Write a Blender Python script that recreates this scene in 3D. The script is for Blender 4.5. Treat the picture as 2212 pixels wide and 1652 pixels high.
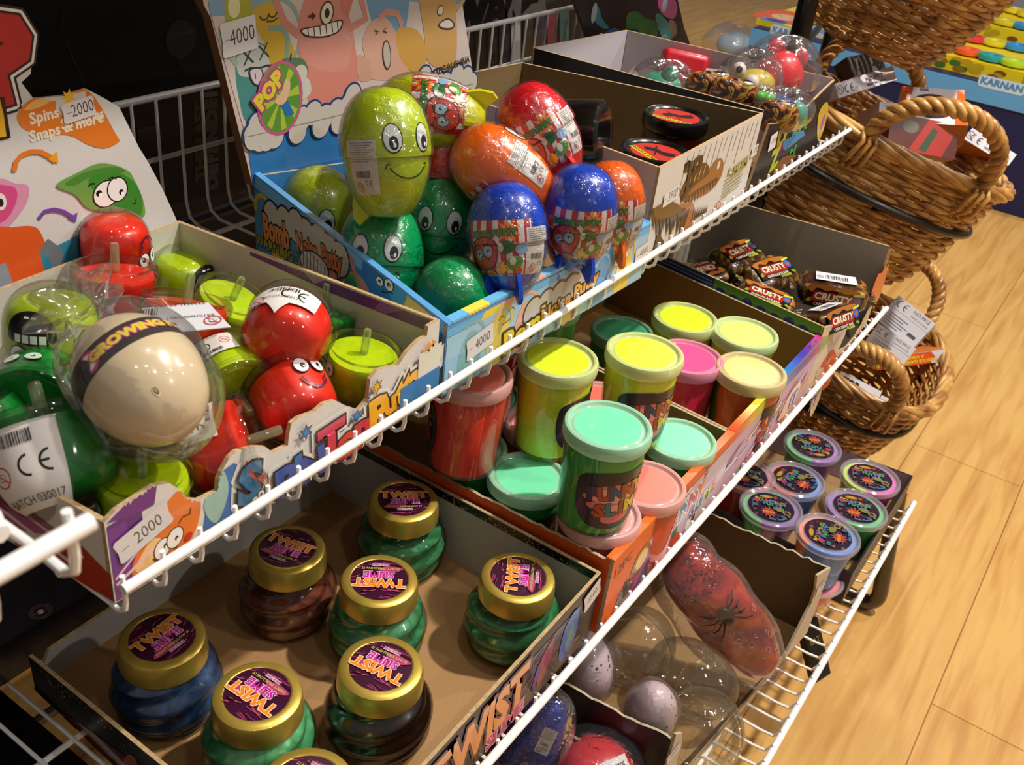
import bpy, bmesh, math, random
from mathutils import Vector, Matrix, Euler
random.seed(7)
for o in list(bpy.data.objects): bpy.data.objects.remove(o, do_unlink=True)
SC = bpy.context.scene
COL = SC.collection
H = 1.15                        # lens height above the floor
F_PX = 2165.669                 # focal length for a 2212 px wide frame
RX = Vector((0.56333837, -0.8191944, 0.10756588))     # camera right in the world
DN = Vector((-0.38512228, -0.37553081, -0.84300501))  # camera down
FW = Vector((0.73097928, 0.43347105, -0.52704093))    # camera forward
# ---------------------------------------------------------------- camera
cam_d = bpy.data.cameras.new('camera'); cam = bpy.data.objects.new('camera', cam_d); COL.objects.link(cam)
cam_d.sensor_width = 36; cam_d.lens = F_PX / 2212 * 36; cam_d.dof.use_dof = True; cam_d.dof.focus_distance = .88; cam_d.dof.aperture_fstop = 20; cam_d.clip_start = .02; cam_d.clip_end = 60
Mc = Matrix((RX, -DN, -FW)).transposed().to_4x4(); Mc.translation = Vector((0, 0, H)); cam.matrix_world = Mc
SC.camera = cam
SC.view_settings.view_transform = 'Standard'; SC.view_settings.look = 'None'
SC.view_settings.exposure = 0.22; SC.view_settings.gamma = 1; SC.view_settings.use_curve_mapping = False
# ---------------------------------------------------------------- light: shop ceiling spots and a dim warm room
wd = bpy.data.worlds.new('world'); SC.world = wd; wd.use_nodes = True
wd.node_tree.nodes['Background'].inputs[0].default_value = (1, .95, .9, 1)
wd.node_tree.nodes['Background'].inputs[1].default_value = 0.13
def lamp(name, loc, power, rad=.05, col=(1, .935, .85)):
    l = bpy.data.lights.new(name, 'POINT'); l.energy = power; l.shadow_soft_size = rad; l.color = col
    o = bpy.data.objects.new(name, l); o.location = loc; COL.objects.link(o); return o
lamp('ceiling_spot', (1.50, -.52, 2.95), 235, .045)
lamp('ceiling_spot', (.15, -1.0, 2.95), 13, .045)
lamp('ceiling_spot', (2.9, -.9, 2.95), 80, .05)
lamp('ceiling_spot', (-.7, -.35, 2.95), 7, .045)
lamp('ceiling_spot', (1.2, -2.2, 2.95), 52, .05)
lamp('ceiling_spot', (3.9, .9, 2.95), 80, .05)
lamp('ceiling_spot', (0.7, .1, 2.95), 22, .04)

def ray(u, v): return (RX * (u - 1106) + DN * (v - 826) + FW * F_PX)
def at(u, v, h):                # point of a horizontal plane h below the lens
    r = ray(u, v); p = r * (-h / r.z); return Vector((p.x, p.y, H - h))
def aty(u, v, y):
    r = ray(u, v); p = r * (y / r.y); return Vector((p.x, p.y, H + p.z))
def atx(u, v, x):
    r = ray(u, v); p = r * (x / r.x); return Vector((p.x, p.y, H + p.z))
def atd(u, v, d):
    p = ray(u, v) / F_PX * d; return Vector((p.x, p.y, H + p.z))
def cv(a, b, c): return (RX * a - DN * b - FW * c)      # right, up, towards lens
def lin(c):
    if isinstance(c, str):
        c = c.lstrip('#'); c = ''.join(x * 2 for x in c) if len(c) == 3 else c; c = [int(c[i:i+2], 16) / 255 for i in (0, 2, 4)]
    return tuple(x / 12.92 if x <= .04045 else ((x + .055) / 1.055) ** 2.4 for x in c[:3]) + (1,)
# ---------------------------------------------------------------- materials
MATS = {}
def newmat(key):
    m = bpy.data.materials.new(key); m.use_nodes = True; m.node_tree.nodes.clear(); MATS[key] = m
    nt = m.node_tree; out = nt.nodes.new('ShaderNodeOutputMaterial'); return m, nt, out
def N(nt, t, **kw):
    n = nt.nodes.new('ShaderNode' + t)
    for k, v in kw.items():
        if k in n.inputs: n.inputs[k].default_value = v
        else: setattr(n, k, v)
    return n
def L(nt, a, b): nt.links.new(a, b)
def noise(nt, scale, detail=3, coord='Object', dist=0, rough=.5):
    tc = N(nt, 'TexCoord'); n = N(nt, 'TexNoise'); n.inputs['Scale'].default_value = scale
    n.inputs['Detail'].default_value = detail; n.inputs['Distortion'].default_value = dist; n.inputs['Roughness'].default_value = rough
    L(nt, tc.outputs[coord], n.inputs['Vector']); return n
def bump(nt, src, strength, dist=.001):
    b = N(nt, 'Bump'); b.inputs['Strength'].default_value = strength; b.inputs['Distance'].default_value = dist
    L(nt, src, b.inputs['Height']); return b
def ramp(nt, src, stops):
    r = N(nt, 'ValToRGB'); e = r.color_ramp.elements
    while len(e) < len(stops): e.new(.5)
    for i, (p, c) in enumerate(stops): e[i].position = p; e[i].color = lin(c) if isinstance(c, str) else c
    L(nt, src, r.inputs[0]); return r
def plastic(col, rough=.35, coat=.4, metal=0, sss=0, bs=0, bscale=60, key=None, vary=0):
    key = key or f'plastic_{col}_{rough}_{coat}_{metal}_{sss}_{bs}_{vary}'
    if key in MATS: return MATS[key]
    m, nt, out = newmat(key)
    p = N(nt, 'BsdfPrincipled'); p.inputs['Base Color'].default_value = lin(col); p.inputs['Roughness'].default_value = rough
    p.inputs['Metallic'].default_value = metal; p.inputs['Coat Weight'].default_value = coat; p.inputs['Coat Roughness'].default_value = .06
    if sss:
        p.inputs['Subsurface Weight'].default_value = sss; p.inputs['Subsurface Radius'].default_value = (.01, .01, .01); p.inputs['Subsurface Scale'].default_value = .6
    if vary:
        n = noise(nt, 90, 4, dist=1.5); c = lin(col)
        r = ramp(nt, n.outputs[0], [(.3, tuple(x * (1 - vary) for x in c[:3]) + (1,)), (.7, tuple(min(1, x * (1 + vary) + .02 * vary) for x in c[:3]) + (1,))])
        L(nt, r.outputs[0], p.inputs['Base Color'])
    if bs:
        n = noise(nt, bscale, 2); b = bump(nt, n.outputs[0], bs, .002); L(nt, b.outputs[0], p.inputs['Coat Normal']); L(nt, b.outputs[0], p.inputs['Normal'])
    L(nt, p.outputs[0], out.inputs[0]); return m
def film(key='clear_film', fac=.05, tint=(.97, .97, .97), bs=0, bscale=70, rough=.06, milk=0, milkcol='#ffffff'):
    if key in MATS: return MATS[key]
    m, nt, out = newmat(key)
    t = N(nt, 'BsdfTransparent', Color=tint + (1,)); g = N(nt, 'BsdfGlossy', Roughness=rough)
    lw = N(nt, 'LayerWeight', Blend=.25); ma = N(nt, 'Math', operation='MULTIPLY_ADD'); ma.inputs[1].default_value = .55; ma.inputs[2].default_value = fac
    L(nt, lw.outputs['Fresnel'], ma.inputs[0]); ma.use_clamp = True
    mx = N(nt, 'MixShader'); L(nt, ma.outputs[0], mx.inputs[0]); L(nt, g.outputs[0], mx.inputs[2])
    if bs:
        n = noise(nt, bscale, 3, dist=.8); b = bump(nt, n.outputs[0], bs, .004); L(nt, b.outputs[0], g.inputs['Normal']); L(nt, b.outputs[0], lw.inputs['Normal'])
    if milk:
        d = N(nt, 'BsdfDiffuse', Color=lin(milkcol)); m2 = N(nt, 'MixShader'); m2.inputs[0].default_value = milk
        L(nt, t.outputs[0], m2.inputs[1]); L(nt, d.outputs[0], m2.inputs[2]); L(nt, m2.outputs[0], mx.inputs[1])
    else: L(nt, t.outputs[0], mx.inputs[1])
    L(nt, mx.outputs[0], out.inputs[0]); return m
def frost(col, a=.7): return film(f'frost_{col}_{a}', .04, (.95, .95, .95), 0, milk=a, milkcol=col, rough=.12)
def card(col, rough=.55, fibre=.12, key=None):
    key = key or f'card_{col}_{rough}'
    if key in MATS: return MATS[key]
    m, nt, out = newmat(key); p = N(nt, 'BsdfPrincipled', Roughness=rough); n = noise(nt, 400, 4); c = lin(col)
    r = ramp(nt, n.outputs[0], [(.25, tuple(x * (1 - fibre) for x in c[:3]) + (1,)), (.75, tuple(min(1, x * (1 + fibre)) for x in c[:3]) + (1,))])
    L(nt, r.outputs[0], p.inputs['Base Color']); b = bump(nt, n.outputs[0], .15, .0005); L(nt, b.outputs[0], p.inputs['Normal'])
    L(nt, p.outputs[0], out.inputs[0]); return m
def ink(kind='gloss'):
    key = 'ink_' + kind
    if key in MATS: return MATS[key]
    m, nt, out = newmat(key); a = N(nt, 'Attribute', attribute_name='Col')
    p = N(nt, 'BsdfPrincipled', Roughness={'gloss': .32, 'paper': .6, 'foil': .2}[kind]); L(nt, a.outputs['Color'], p.inputs['Base Color'])
    p.inputs['Coat Weight'].default_value = {'gloss': .25, 'paper': 0, 'foil': .8}[kind]
    L(nt, p.outputs[0], out.inputs[0]); return m
def two_tone(a, b, seed=0.):
    key = f'swirled putty {a} {b} {seed}'
    if key in MATS: return MATS[key]
    m, nt, out = newmat(key); p = N(nt, 'BsdfPrincipled', Roughness=.4); tc = N(nt, 'TexCoord'); mp = N(nt, 'Mapping')
    mp.inputs['Rotation'].default_value = (0, 0, seed); L(nt, tc.outputs['Object'], mp.inputs[0]); s = N(nt, 'SeparateXYZ'); L(nt, mp.outputs[0], s.inputs[0])
    n = noise(nt, 25, 2); ad = N(nt, 'Math', operation='MULTIPLY_ADD'); L(nt, n.outputs[0], ad.inputs[0]); ad.inputs[1].default_value = .02; L(nt, s.outputs[0], ad.inputs[2])
    r = ramp(nt, ad.outputs[0], [(.008, a), (.012, b)]); L(nt, r.outputs[0], p.inputs['Base Color']); p.inputs['Coat Weight'].default_value = .3
    L(nt, p.outputs[0], out.inputs[0]); return m
def pearl(col, dark):
    key = f'pearl_{col}'
    if key in MATS: return MATS[key]
    m, nt, out = newmat(key); p = N(nt, 'BsdfPrincipled', Roughness=.3, Metallic=.15); n = noise(nt, 38, 3, dist=2.5)
    r = ramp(nt, n.outputs[0], [(.3, dark), (.68, col)]); L(nt, r.outputs[0], p.inputs['Base Color'])
    p.inputs['Coat Weight'].default_value = 1; p.inputs['Coat Roughness'].default_value = .04; L(nt, p.outputs[0], out.inputs[0]); return m
def gold():
    return plastic('#d2b350', .36, .35, .65, key='gold_plastic')
# ---------------------------------------------------------------- objects
def tag(o, label=None, cat=None, group=None, kind=None):
    if label: o['label'] = label
    if cat: o['category'] = cat
    if group: o['group'] = group
    if kind: o['kind'] = kind
    return o
RM = {}
def thing(name, label, cat, M=None, group=None):
    o = bpy.data.objects.new(name, None); COL.objects.link(o); o.empty_display_size = .01
    if M is None: M = Matrix.Identity(4)
    elif isinstance(M, (Vector, tuple)): M = Matrix.Translation(Vector(M))
    o.matrix_world = M; o.rotation_mode = 'XYZ'; RM[o.name] = M.copy()
    return tag(o, label, cat, group)
def mk(name, verts, faces, mats, parent=None, world=False, smooth=True, sharp=35, fm=None, cols=None):
    if world and parent is not None:
        p = parent
        while p.parent is not None: p = p.parent
        I = RM[p.name].inverted(); verts = [I @ Vector(v) for v in verts]
    me = bpy.data.meshes.new(name); me.from_pydata([tuple(v) for v in verts], [], faces)
    if not isinstance(mats, (list, tuple)): mats = [mats]
    for m in mats: me.materials.append(m)
    if fm: me.polygons.foreach_set('material_index', fm)
    if cols is not None:
        ca = me.color_attributes.new('Col', 'FLOAT_COLOR', 'CORNER'); buf = []
        for i, p in enumerate(me.polygons): buf += list(cols[i]) * p.loop_total
        ca.data.foreach_set('color', buf)
    if smooth:
        me.polygons.foreach_set('use_smooth', [True] * len(me.polygons))
        if sharp: me.set_sharp_from_angle(angle=math.radians(sharp))
    me.update()
    o = bpy.data.objects.new(name, me); COL.objects.link(o)
    if parent is not None: o.parent = parent
    return o
class MB:
    def __init__(s): s.v = []; s.f = []; s.m = []; s.cur = 0
    def add(s, v, f):
        b = len(s.v); s.v += [Vector(x) for x in v]; s.f += [tuple(i + b for i in q) for q in f]; s.m += [s.cur] * len(f); return s
    def box(s, c, d, M=None):
        x, y, z = [k / 2 for k in d]
        v = [Vector((c[0] + a * x, c[1] + b * y, c[2] + e * z)) for a in (-1, 1) for b in (-1, 1) for e in (-1, 1)]
        if M: v = [M @ p for p in v]
        return s.add(v, [(0, 1, 3, 2), (4, 6, 7, 5), (0, 4, 5, 1), (2, 3, 7, 6), (0, 2, 6, 4), (1, 5, 7, 3)])
    def tube(s, pts, r, n=8, closed=False, cap=True):
        pts = [Vector(p) for p in pts]; k = len(pts); rr = r if isinstance(r, (list, tuple)) else [r] * k
        V = []; F = []; up = None
        for i in range(k):
            a = pts[(i - 1) % k] if (i > 0 or closed) else pts[i]; b = pts[(i + 1) % k] if (i < k - 1 or closed) else pts[i]
            t = (b - a).normalized()
            if up is None:
                up = Vector((0, 0, 1)) if abs(t.z) < .9 else Vector((1, 0, 0))
            e1 = (up - t * up.dot(t)).normalized(); e2 = t.cross(e1); up = e1
            V += [pts[i] + (e1 * math.cos(q) + e2 * math.sin(q)) * rr[i] for q in [2 * math.pi * j / n for j in range(n)]]
        for i in range(k if closed else k - 1):
            for j in range(n):
                a = i * n + j; b = i * n + (j + 1) % n; c = ((i + 1) % k) * n + (j + 1) % n; d = ((i + 1) % k) * n + j
                F.append((a, b, c, d))
        if cap and not closed: F.append(tuple(range(n))[::-1]); F.append(tuple((k - 1) * n + j for j in range(n)))
        return s.add(V, F)
    def lathe(s, prof, n=40, fn=None):
        V = []; F = []; k = len(prof)
        for i, (r, z) in enumerate(prof):
            for j in range(n):
                a = 2 * math.pi * j / n; rr = r if fn is None else fn(r, z, a)
                V.append((rr * math.cos(a), rr * math.sin(a), z))
        for i in range(k - 1):
            for j in range(n): F.append((i * n + j, i * n + (j + 1) % n, (i + 1) * n + (j + 1) % n, (i + 1) * n + j))
        if prof[0][0] > 1e-6: F.append(tuple(range(n))[::-1])
        if prof[-1][0] > 1e-6: F.append(tuple((k - 1) * n + j for j in range(n)))
        return s.add(V, F)
    def grid(s, fn, nu, nv, cu=False, cvv=False):
        V = []; F = []
        for i in range(nu):
            for j in range(nv):
                V.append(fn(i / (nu if cu else nu - 1), j / (nv if cvv else nv - 1)))
        for i in range(nu if cu else nu - 1):
            for j in range(nv if cvv else nv - 1):
                F.append((i * nv + j, ((i + 1) % nu) * nv + j, ((i + 1) % nu) * nv + (j + 1) % nv, i * nv + (j + 1) % nv))
        return s.add(V, F)
    def T(s, M): s.v = [M @ p for p in s.v]; return s
    def out(s, name, mat, parent=None, world=False, smooth=True, sharp=35): return mk(name, s.v, s.f, mat, parent, world, smooth, sharp, s.m)
def smooth_prof(pts, per=6):          # Catmull-Rom through profile points
    out = []; n = len(pts)
    for i in range(n - 1):
        p0 = pts[max(i - 1, 0)]; p1 = pts[i]; p2 = pts[i + 1]; p3 = pts[min(i + 2, n - 1)]
        for k in range(per):
            t = k / per
            out.append(tuple(.5 * (2 * p1[q] + (p2[q] - p0[q]) * t + (2 * p0[q] - 5 * p1[q] + 4 * p2[q] - p3[q]) * t * t + (3 * p1[q] - p0[q] - 3 * p2[q] + p3[q]) * t ** 3) for q in range(len(p1))))
    out.append(tuple(pts[-1])); return out
def frame(origin, axis, front=None, scale=1):
    """Matrix whose local Z is axis and local -Y faces front."""
    z = Vector(axis).normalized(); f = Vector(front) if front is not None else -FW
    y = -(f - z * f.dot(z))
    if y.length < 1e-4: y = Vector((0, 1, 0)) - z * z.y
    y.normalize(); x = y.cross(z)
    M = Matrix((x, y, z)).transposed().to_4x4()
    if scale != 1: M = M @ Matrix.Diagonal((scale, scale, scale, 1))
    M.translation = Vector(origin); return M
PROTO = {}
def copy_tree(o, parent=None):
    c = o.copy(); COL.objects.link(c); c.parent = parent
    for ch in list(o.children): copy_tree(ch, c)
    return c
def place(key, build, M, label, group=None):
    """first use builds the thing, later ones copy it with its parts"""
    if key not in PROTO: o = build(M, label, group); PROTO[key] = o
    else:
        o = copy_tree(PROTO[key]); o.matrix_world = M; RM[o.name] = M.copy(); o['label'] = label
        if group: o['group'] = group
    return o
# ---------------------------------------------------------------- printed artwork
TXT = {}
def txt_mesh(s, bold):
    k = (s, bold)
    if k not in TXT:
        c = bpy.data.curves.new('t', 'FONT'); c.body = s; c.size = 1; c.offset = bold; c.align_x = 'CENTER'; c.align_y = 'CENTER'; c.resolution_u = 2; c.fill_mode = 'BOTH'
        o = bpy.data.objects.new('t', c); me = bpy.data.meshes.new_from_object(o)
        TXT[k] = ([(v.co.x, v.co.y) for v in me.vertices], [tuple(p.vertices) for p in me.polygons])
        bpy.data.objects.remove(o); bpy.data.meshes.remove(me); bpy.data.curves.remove(c)
    return TXT[k]
class Dec:
    def __init__(s): s.it = []
    def raw(s, v, f, c): s.it.append((v, f, lin(c))); return s
    def poly(s, pts, c): return s.raw(list(pts), [tuple(range(len(pts)))], c)
    def rect(s, x0, y0, x1, y1, c): return s.poly([(x0, y0), (x1, y0), (x1, y1), (x0, y1)], c)
    def ell(s, cx, cy, rx, ry, c, rot=0, n=28):
        co, si = math.cos(rot), math.sin(rot)
        return s.poly([(cx + rx * math.cos(t) * co - ry * math.sin(t) * si, cy + rx * math.cos(t) * si + ry * math.sin(t) * co) for t in [2 * math.pi * i / n for i in range(n)]], c)
    def star(s, cx, cy, r0, r1, n, c, ph=0):
        return s.poly([(cx + (r0 if i % 2 else r1) * math.cos(ph + math.pi * i / n), cy + (r0 if i % 2 else r1) * math.sin(ph + math.pi * i / n)) for i in range(2 * n)], c)
    def blob(s, pts, c, per=5):
        n = len(pts); out = []
        for i in range(n):
            p0, p1, p2, p3 = pts[i - 1], pts[i], pts[(i + 1) % n], pts[(i + 2) % n]
            for k in range(per):
                t = k / per
                out.append(tuple(.5 * (2 * p1[q] + (p2[q] - p0[q]) * t + (2 * p0[q] - 5 * p1[q] + 4 * p2[q] - p3[q]) * t * t + (3 * p1[q] - p0[q] - 3 * p2[q] + p3[q]) * t ** 3) for q in (0, 1)))
        return s.poly(out, c)
    def line(s, pts, w, c, closed=False):
        n = len(pts); V = []; F = []
        for i in range(n):
            a = pts[i - 1] if (i or closed) else pts[i]; b = pts[(i + 1) % n] if (i < n - 1 or closed) else pts[i]
            dx, dy = b[0] - a[0], b[1] - a[1]; l = math.hypot(dx, dy) or 1
            V += [(pts[i][0] - dy / l * w / 2, pts[i][1] + dx / l * w / 2), (pts[i][0] + dy / l * w / 2, pts[i][1] - dx / l * w / 2)]
        for i in range(n if closed else n - 1):
            j = (i + 1) % n; F.append((2 * i, 2 * i + 1, 2 * j + 1, 2 * j))
        return s.raw(V, F, c)
    def arc(s, cx, cy, r, a0, a1, w, c, n=14, ry=None):
        return s.line([(cx + r * math.cos(math.radians(a0 + (a1 - a0) * i / n)), cy + (ry or r) * math.sin(math.radians(a0 + (a1 - a0) * i / n))) for i in range(n + 1)], w, c)
    def text(s, t, x, y, h, c, rot=0, bold=.02, ol=None, olw=.06, xs=1., arcr=0, mid=None, midw=.03):
        layers = ([(ol, bold + olw)] if ol else []) + ([(mid, bold + midw)] if mid else []) + [(c, bold)]
        k = h / .7; co, si = math.cos(rot), math.sin(rot)
        for col, b in layers:
            ext = max(0, b - .11); V, F = txt_mesh(t, min(b, .11))
            for dx, dy in ([(math.cos(i * math.pi / 4) * ext, math.sin(i * math.pi / 4) * ext) for i in range(8)] if ext else [(0, 0)]):
                P = []
                for (a, e) in V:
                    a = (a + dx) * k * xs; e = (e + dy) * k
                    if arcr:
                        q = a / arcr; a, e = (arcr + e) * math.sin(q), (arcr + e) * math.cos(q) - arcr
                    P.append((x + a * co - e * si, y + a * si + e * co))
                s.raw(P, F, col)
        return s
    def barcode(s, x, y, w, h, c='#222222', n=26, rot=0):
        rnd = random.Random(3); t = 0; co, si = math.cos(rot), math.sin(rot)
        while t < w:
            b = w / n * rnd.choice((.4, .4, .8, 1.2)); q = [(t, 0), (min(t + b, w), 0), (min(t + b, w), h), (t, h)]
            s.poly([(x + a * co - e * si, y + a * si + e * co) for a, e in q], c); t += b + w / n * rnd.choice((.4, .7, .9))
        return s
    def ce(s, x, y, h, c='#222222', rot=0):
        co, si = math.cos(rot), math.sin(rot); r = h / 2; w = h * .13
        def P(a, e): return (x + a * co - e * si, y + a * si + e * co)
        for cx, bar in ((-h * .45, 0), (h * .6, 1)):
            s.line([P(cx + r * math.cos(q), r * math.sin(q)) for q in [math.radians(90 + 180 * i / 14) for i in range(15)]], w, c)
            if bar: s.line([P(cx - r, 0), P(cx - r * .1, 0)], w, c)
        return s
    def no03(s, x, y, r, c='#c8443a', rot=0):
        s.arc(x, y, r, 0, 360, r * .16, c, 24); s.ell(x, y, r * .45, r * .4, '#8a8380'); s.ell(x, y, r * .36, r * .32, '#e9e2da')
        q = math.radians(-45) + rot; s.line([(x + r * math.cos(q), y + r * math.sin(q)), (x - r * math.cos(q), y - r * math.sin(q))], r * .16, c); return s
    def eye(s, x, y, rx, ry, px=0, py=0, rot=0, iris='#101010', white='#f3f3ee', pr=.45):
        s.ell(x, y, rx * 1.14, ry * 1.1, '#15120f', rot); s.ell(x, y, rx, ry, white, rot)
        s.ell(x + px, y + py, rx * pr, ry * pr, iris, rot); s.ell(x + px + rx * .12, y + py - ry * .15, rx * .16, ry * .16, '#ffffff', rot); return s
    def shift(s, dx, dy, k=1, rot=0, kx=None):
        co, si = math.cos(rot), math.sin(rot); kx = kx or k
        s.it = [([(dx + kx * a * co - k * e * si, dy + kx * a * si + k * e * co) for a, e in V], F, c) for V, F, c in s.it]; return s
    def build(s, name, parent, mp, maxlen=0, kind='gloss', world=False, eps=.000014, base=.00025, clip=None):
        AV = []; AF = []; AC = []
        for li, (V, F, c) in enumerate(s.it):
            if maxlen or len(V) > 4:
                bm = bmesh.new(); vs = [bm.verts.new((a, e, 0)) for a, e in V]
                for f in F:
                    try: bm.faces.new([vs[i] for i in f])
                    except ValueError: pass
                bm.normal_update(); bmesh.ops.triangulate(bm, faces=bm.faces[:])
                if maxlen:
                    for _ in range(7):
                        le = [e for e in bm.edges if e.calc_length() > maxlen]
                        if not le: break
                        bmesh.ops.subdivide_edges(bm, edges=le, cuts=1); bmesh.ops.triangulate(bm, faces=bm.faces[:])
                if clip:
                    kill = [f for f in bm.faces if not clip(*f.calc_center_median()[:2])]
                    bmesh.ops.delete(bm, geom=kill, context='FACES')
                bm.verts.index_update(); V = [(v.co.x, v.co.y) for v in bm.verts]; F = [tuple(v.index for v in f.verts) for f in bm.faces]; bm.free()
            b = len(AV); h = base + eps * li
            AV += [mp(a, e, h) for a, e in V]; AF += [tuple(i + b for i in f) for f in F]; AC += [c] * len(F)
        return mk(name, AV, AF, ink(kind), parent, world, smooth=bool(maxlen), sharp=0, cols=AC)
def flat(o, ux, uy):                  # flat print: origin, unit u, unit v
    o = Vector(o); ux = Vector(ux).normalized(); uy = Vector(uy).normalized(); n = ux.cross(uy)
    return lambda a, b, h: o + ux * a + uy * b + n * h
def round_map(prof, ang=-90, zc=0.):  # wraps u around a lathed profile, v along height
    P = sorted(prof, key=lambda q: q[1])
    def rad(z):
        z = min(max(z, P[0][1]), P[-1][1])
        for (r0, z0), (r1, z1) in zip(P, P[1:]):
            if z0 <= z <= z1: return r0 + (r1 - r0) * ((z - z0) / (z1 - z0) if z1 > z0 else 0), (r1 - r0) / ((z1 - z0) or 1)
        return P[-1][0], 0
    R = max(r for r, z in P)
    def f(a, b, h):
        z = zc + b; r, sl = rad(z); t = math.radians(ang) + a / R; k = 1 / math.sqrt(1 + min(sl * sl, 9))
        return Vector(((r + h * k) * math.cos(t), (r + h * k) * math.sin(t), z - h * k * max(min(sl, 3), -3)))
    return f
def panel(name, pts, o, ux, uy, th, m_out, m_in, m_edge, parent, world=True, sub=0):
    """sheet of board: outline pts in (u,v), outer face towards ux x uy, thickness th inwards"""
    o = Vector(o); ux = Vector(ux).normalized(); uy = Vector(uy).normalized(); n = ux.cross(uy); k = len(pts)
    V = [o + ux * a + uy * b for a, b in pts] + [o + ux * a + uy * b - n * th for a, b in pts]
    bm = bmesh.new(); vs = [bm.verts.new(v) for v in V]
    f1 = bm.faces.new(vs[:k]); f2 = bm.faces.new(vs[k:][::-1]); f2.material_index = 1
    for i in range(k):
        f = bm.faces.new((vs[i], vs[i + k], vs[(i + 1) % k + k], vs[(i + 1) % k])); f.material_index = 2
    bm.normal_update(); bmesh.ops.triangulate(bm, faces=[f1, f2], ngon_method='EAR_CLIP'); bm.verts.index_update()
    VV = [v.co.copy() for v in bm.verts]; F = [tuple(v.index for v in f.verts) for f in bm.faces]; fm = [f.material_index for f in bm.faces]; bm.free()
    return mk(name, VV, F, [m_out, m_in, m_edge], parent, world, smooth=False, fm=fm)
def ragged(x0, x1, z, amp, n=24, seed=1, z1=None):
    r = random.Random(seed); z1 = z if z1 is None else z1
    return [(x0 + (x1 - x0) * i / n, z + (z1 - z) * i / n + (r.uniform(-amp, amp) if 0 < i < n else 0)) for i in range(n + 1)]
# ================================================================= setting
def wood_floor():
    m, nt, out = newmat('floor planks'); tc = N(nt, 'TexCoord'); mp = N(nt, 'Mapping'); L(nt, tc.outputs['Object'], mp.inputs[0])
    mp.inputs['Location'].default_value = (-1.29, .045, 0)
    br = N(nt, 'TexBrick'); L(nt, mp.outputs[0], br.inputs['Vector'])
    for k, v in {'Scale': 1, 'Brick Width': 1.43, 'Row Height': .22, 'Mortar Size': .0012, 'Mortar Smooth': .3, 'Bias': 0}.items(): br.inputs[k].default_value = v
    br.offset = .5
    br.inputs['Color1'].default_value = lin('#d9ab62'); br.inputs['Color2'].default_value = lin('#cf9f58'); br.inputs['Mortar'].default_value = lin('#96662f')
    mg = N(nt, 'Mapping'); L(nt, tc.outputs['Object'], mg.inputs[0]); mg.inputs['Scale'].default_value = (1.2, 14, 1)
    n = N(nt, 'TexNoise'); n.inputs['Scale'].default_value = 3; n.inputs['Detail'].default_value = 6; n.inputs['Distortion'].default_value = .6; L(nt, mg.outputs[0], n.inputs['Vector'])
    r = ramp(nt, n.outputs[0], [(.3, '#c9a070'), (.6, '#ffffff')])
    mx = N(nt, 'Mix', data_type='RGBA', blend_type='MULTIPLY'); mx.inputs[0].default_value = .55; L(nt, br.outputs[0], mx.inputs[6]); L(nt, r.outputs[0], mx.inputs[7])
    p = N(nt, 'BsdfPrincipled', Roughness=.38); L(nt, mx.outputs[2], p.inputs['Base Color']); L(nt, p.outputs[0], out.inputs[0]); return m
fl = MB().box((2.6, 0, -.02), (9.5, 8, .04)).out('floor', wood_floor(), smooth=False); tag(fl, kind='structure')
WHITE = plastic('#f4f2f0', .38, .3, key='white_enamel')
GREYW = plastic('#dadada', .4, .3, key='grey_enamel')
BLACKP = plastic('#0d0c0d', .35, .5, key='black_plastic')
KRAFT = card('#a07c50'); KRAFTD = card('#8a6a42'); GREYB = card('#a39b8a'); WHITEB = card('#d9d6d2', .5, .04); EDGE = card('#b89a70', .8, .3)
BLACKC = card('#17141a', .35, .1)
# ---------------------------------------------------------------- wire shelves
def shelf(name, label, y0, hr, hf, x0, x1, yb, rr, wr, fence, lip, M0=None):
    o = thing(name, label, 'shelf', (x0, y0, H - hf))
    z = H - hr; zf = H - hf
    MB().tube([(x0, y0, z), (x1, y0, z)], rr, 14).out('front_rail', WHITE, o, True)
    k = 0; x = x0 + .003
    while x < x1 - .002 and k < 96:
        if lip: pts = [(x, yb, zf), (x, y0 + .018, zf), (x, y0 + .010, zf - .001), (x, y0 + .0045, zf + .0035), (x, y0 + .003, zf + .010), (x, y0 + .0035, z + .0055)]
        else: pts = [(x, yb, zf), (x, y0 + .022, zf), (x, y0 + .008, zf + .002), (x, y0 + .001, z + rr + .0012)]
        if fence: pts = [(x, yb, H - fence), (x, yb, zf + .02), (x, yb - .004, zf + .006), (x, yb - .016, zf)] + pts[1:]
        MB().tube(pts, wr, 6).out('wire', WHITE, o, True); x += .0254; k += 1
    for y in (y0 + .06, yb - .03, (y0 + yb) / 2):
        MB().tube([(x0, y, zf - wr - .0022), (x1, y, zf - wr - .0022)], .0024, 8).out('cross_bar', WHITE, o, True)
    if fence:
        MB().tube([(x0, yb + .002, H - fence), (x1, yb + .002, H - fence)], .0033, 10).out('fence_rail', GREYW, o, True)
        MB().tube([(x0, yb + .003, H - fence - .056), (x1, yb + .003, H - fence - .056)], .0024, 8).out('fence_rail', GREYW, o, True)
    return o
shelf('wire_shelf', 'upper white wire shelf holding the spinning top and noise putty boxes', .349, .385, .4072, .224, 1.408, .724, .0031, .0016, .284, True)
shelf('wire_shelf', 'middle white wire shelf holding the slime jars and chocolate bar box', .2255, .616, .6380, .20, 1.408, .74, .0036, .0016, 0, True)
shelf('wire_shelf', 'lowest white wire shelf above the floor, holding the speckled eggs', .0925, .904, .9150, .315, 1.408, .62, .0042, .0018, 0, False)
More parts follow.
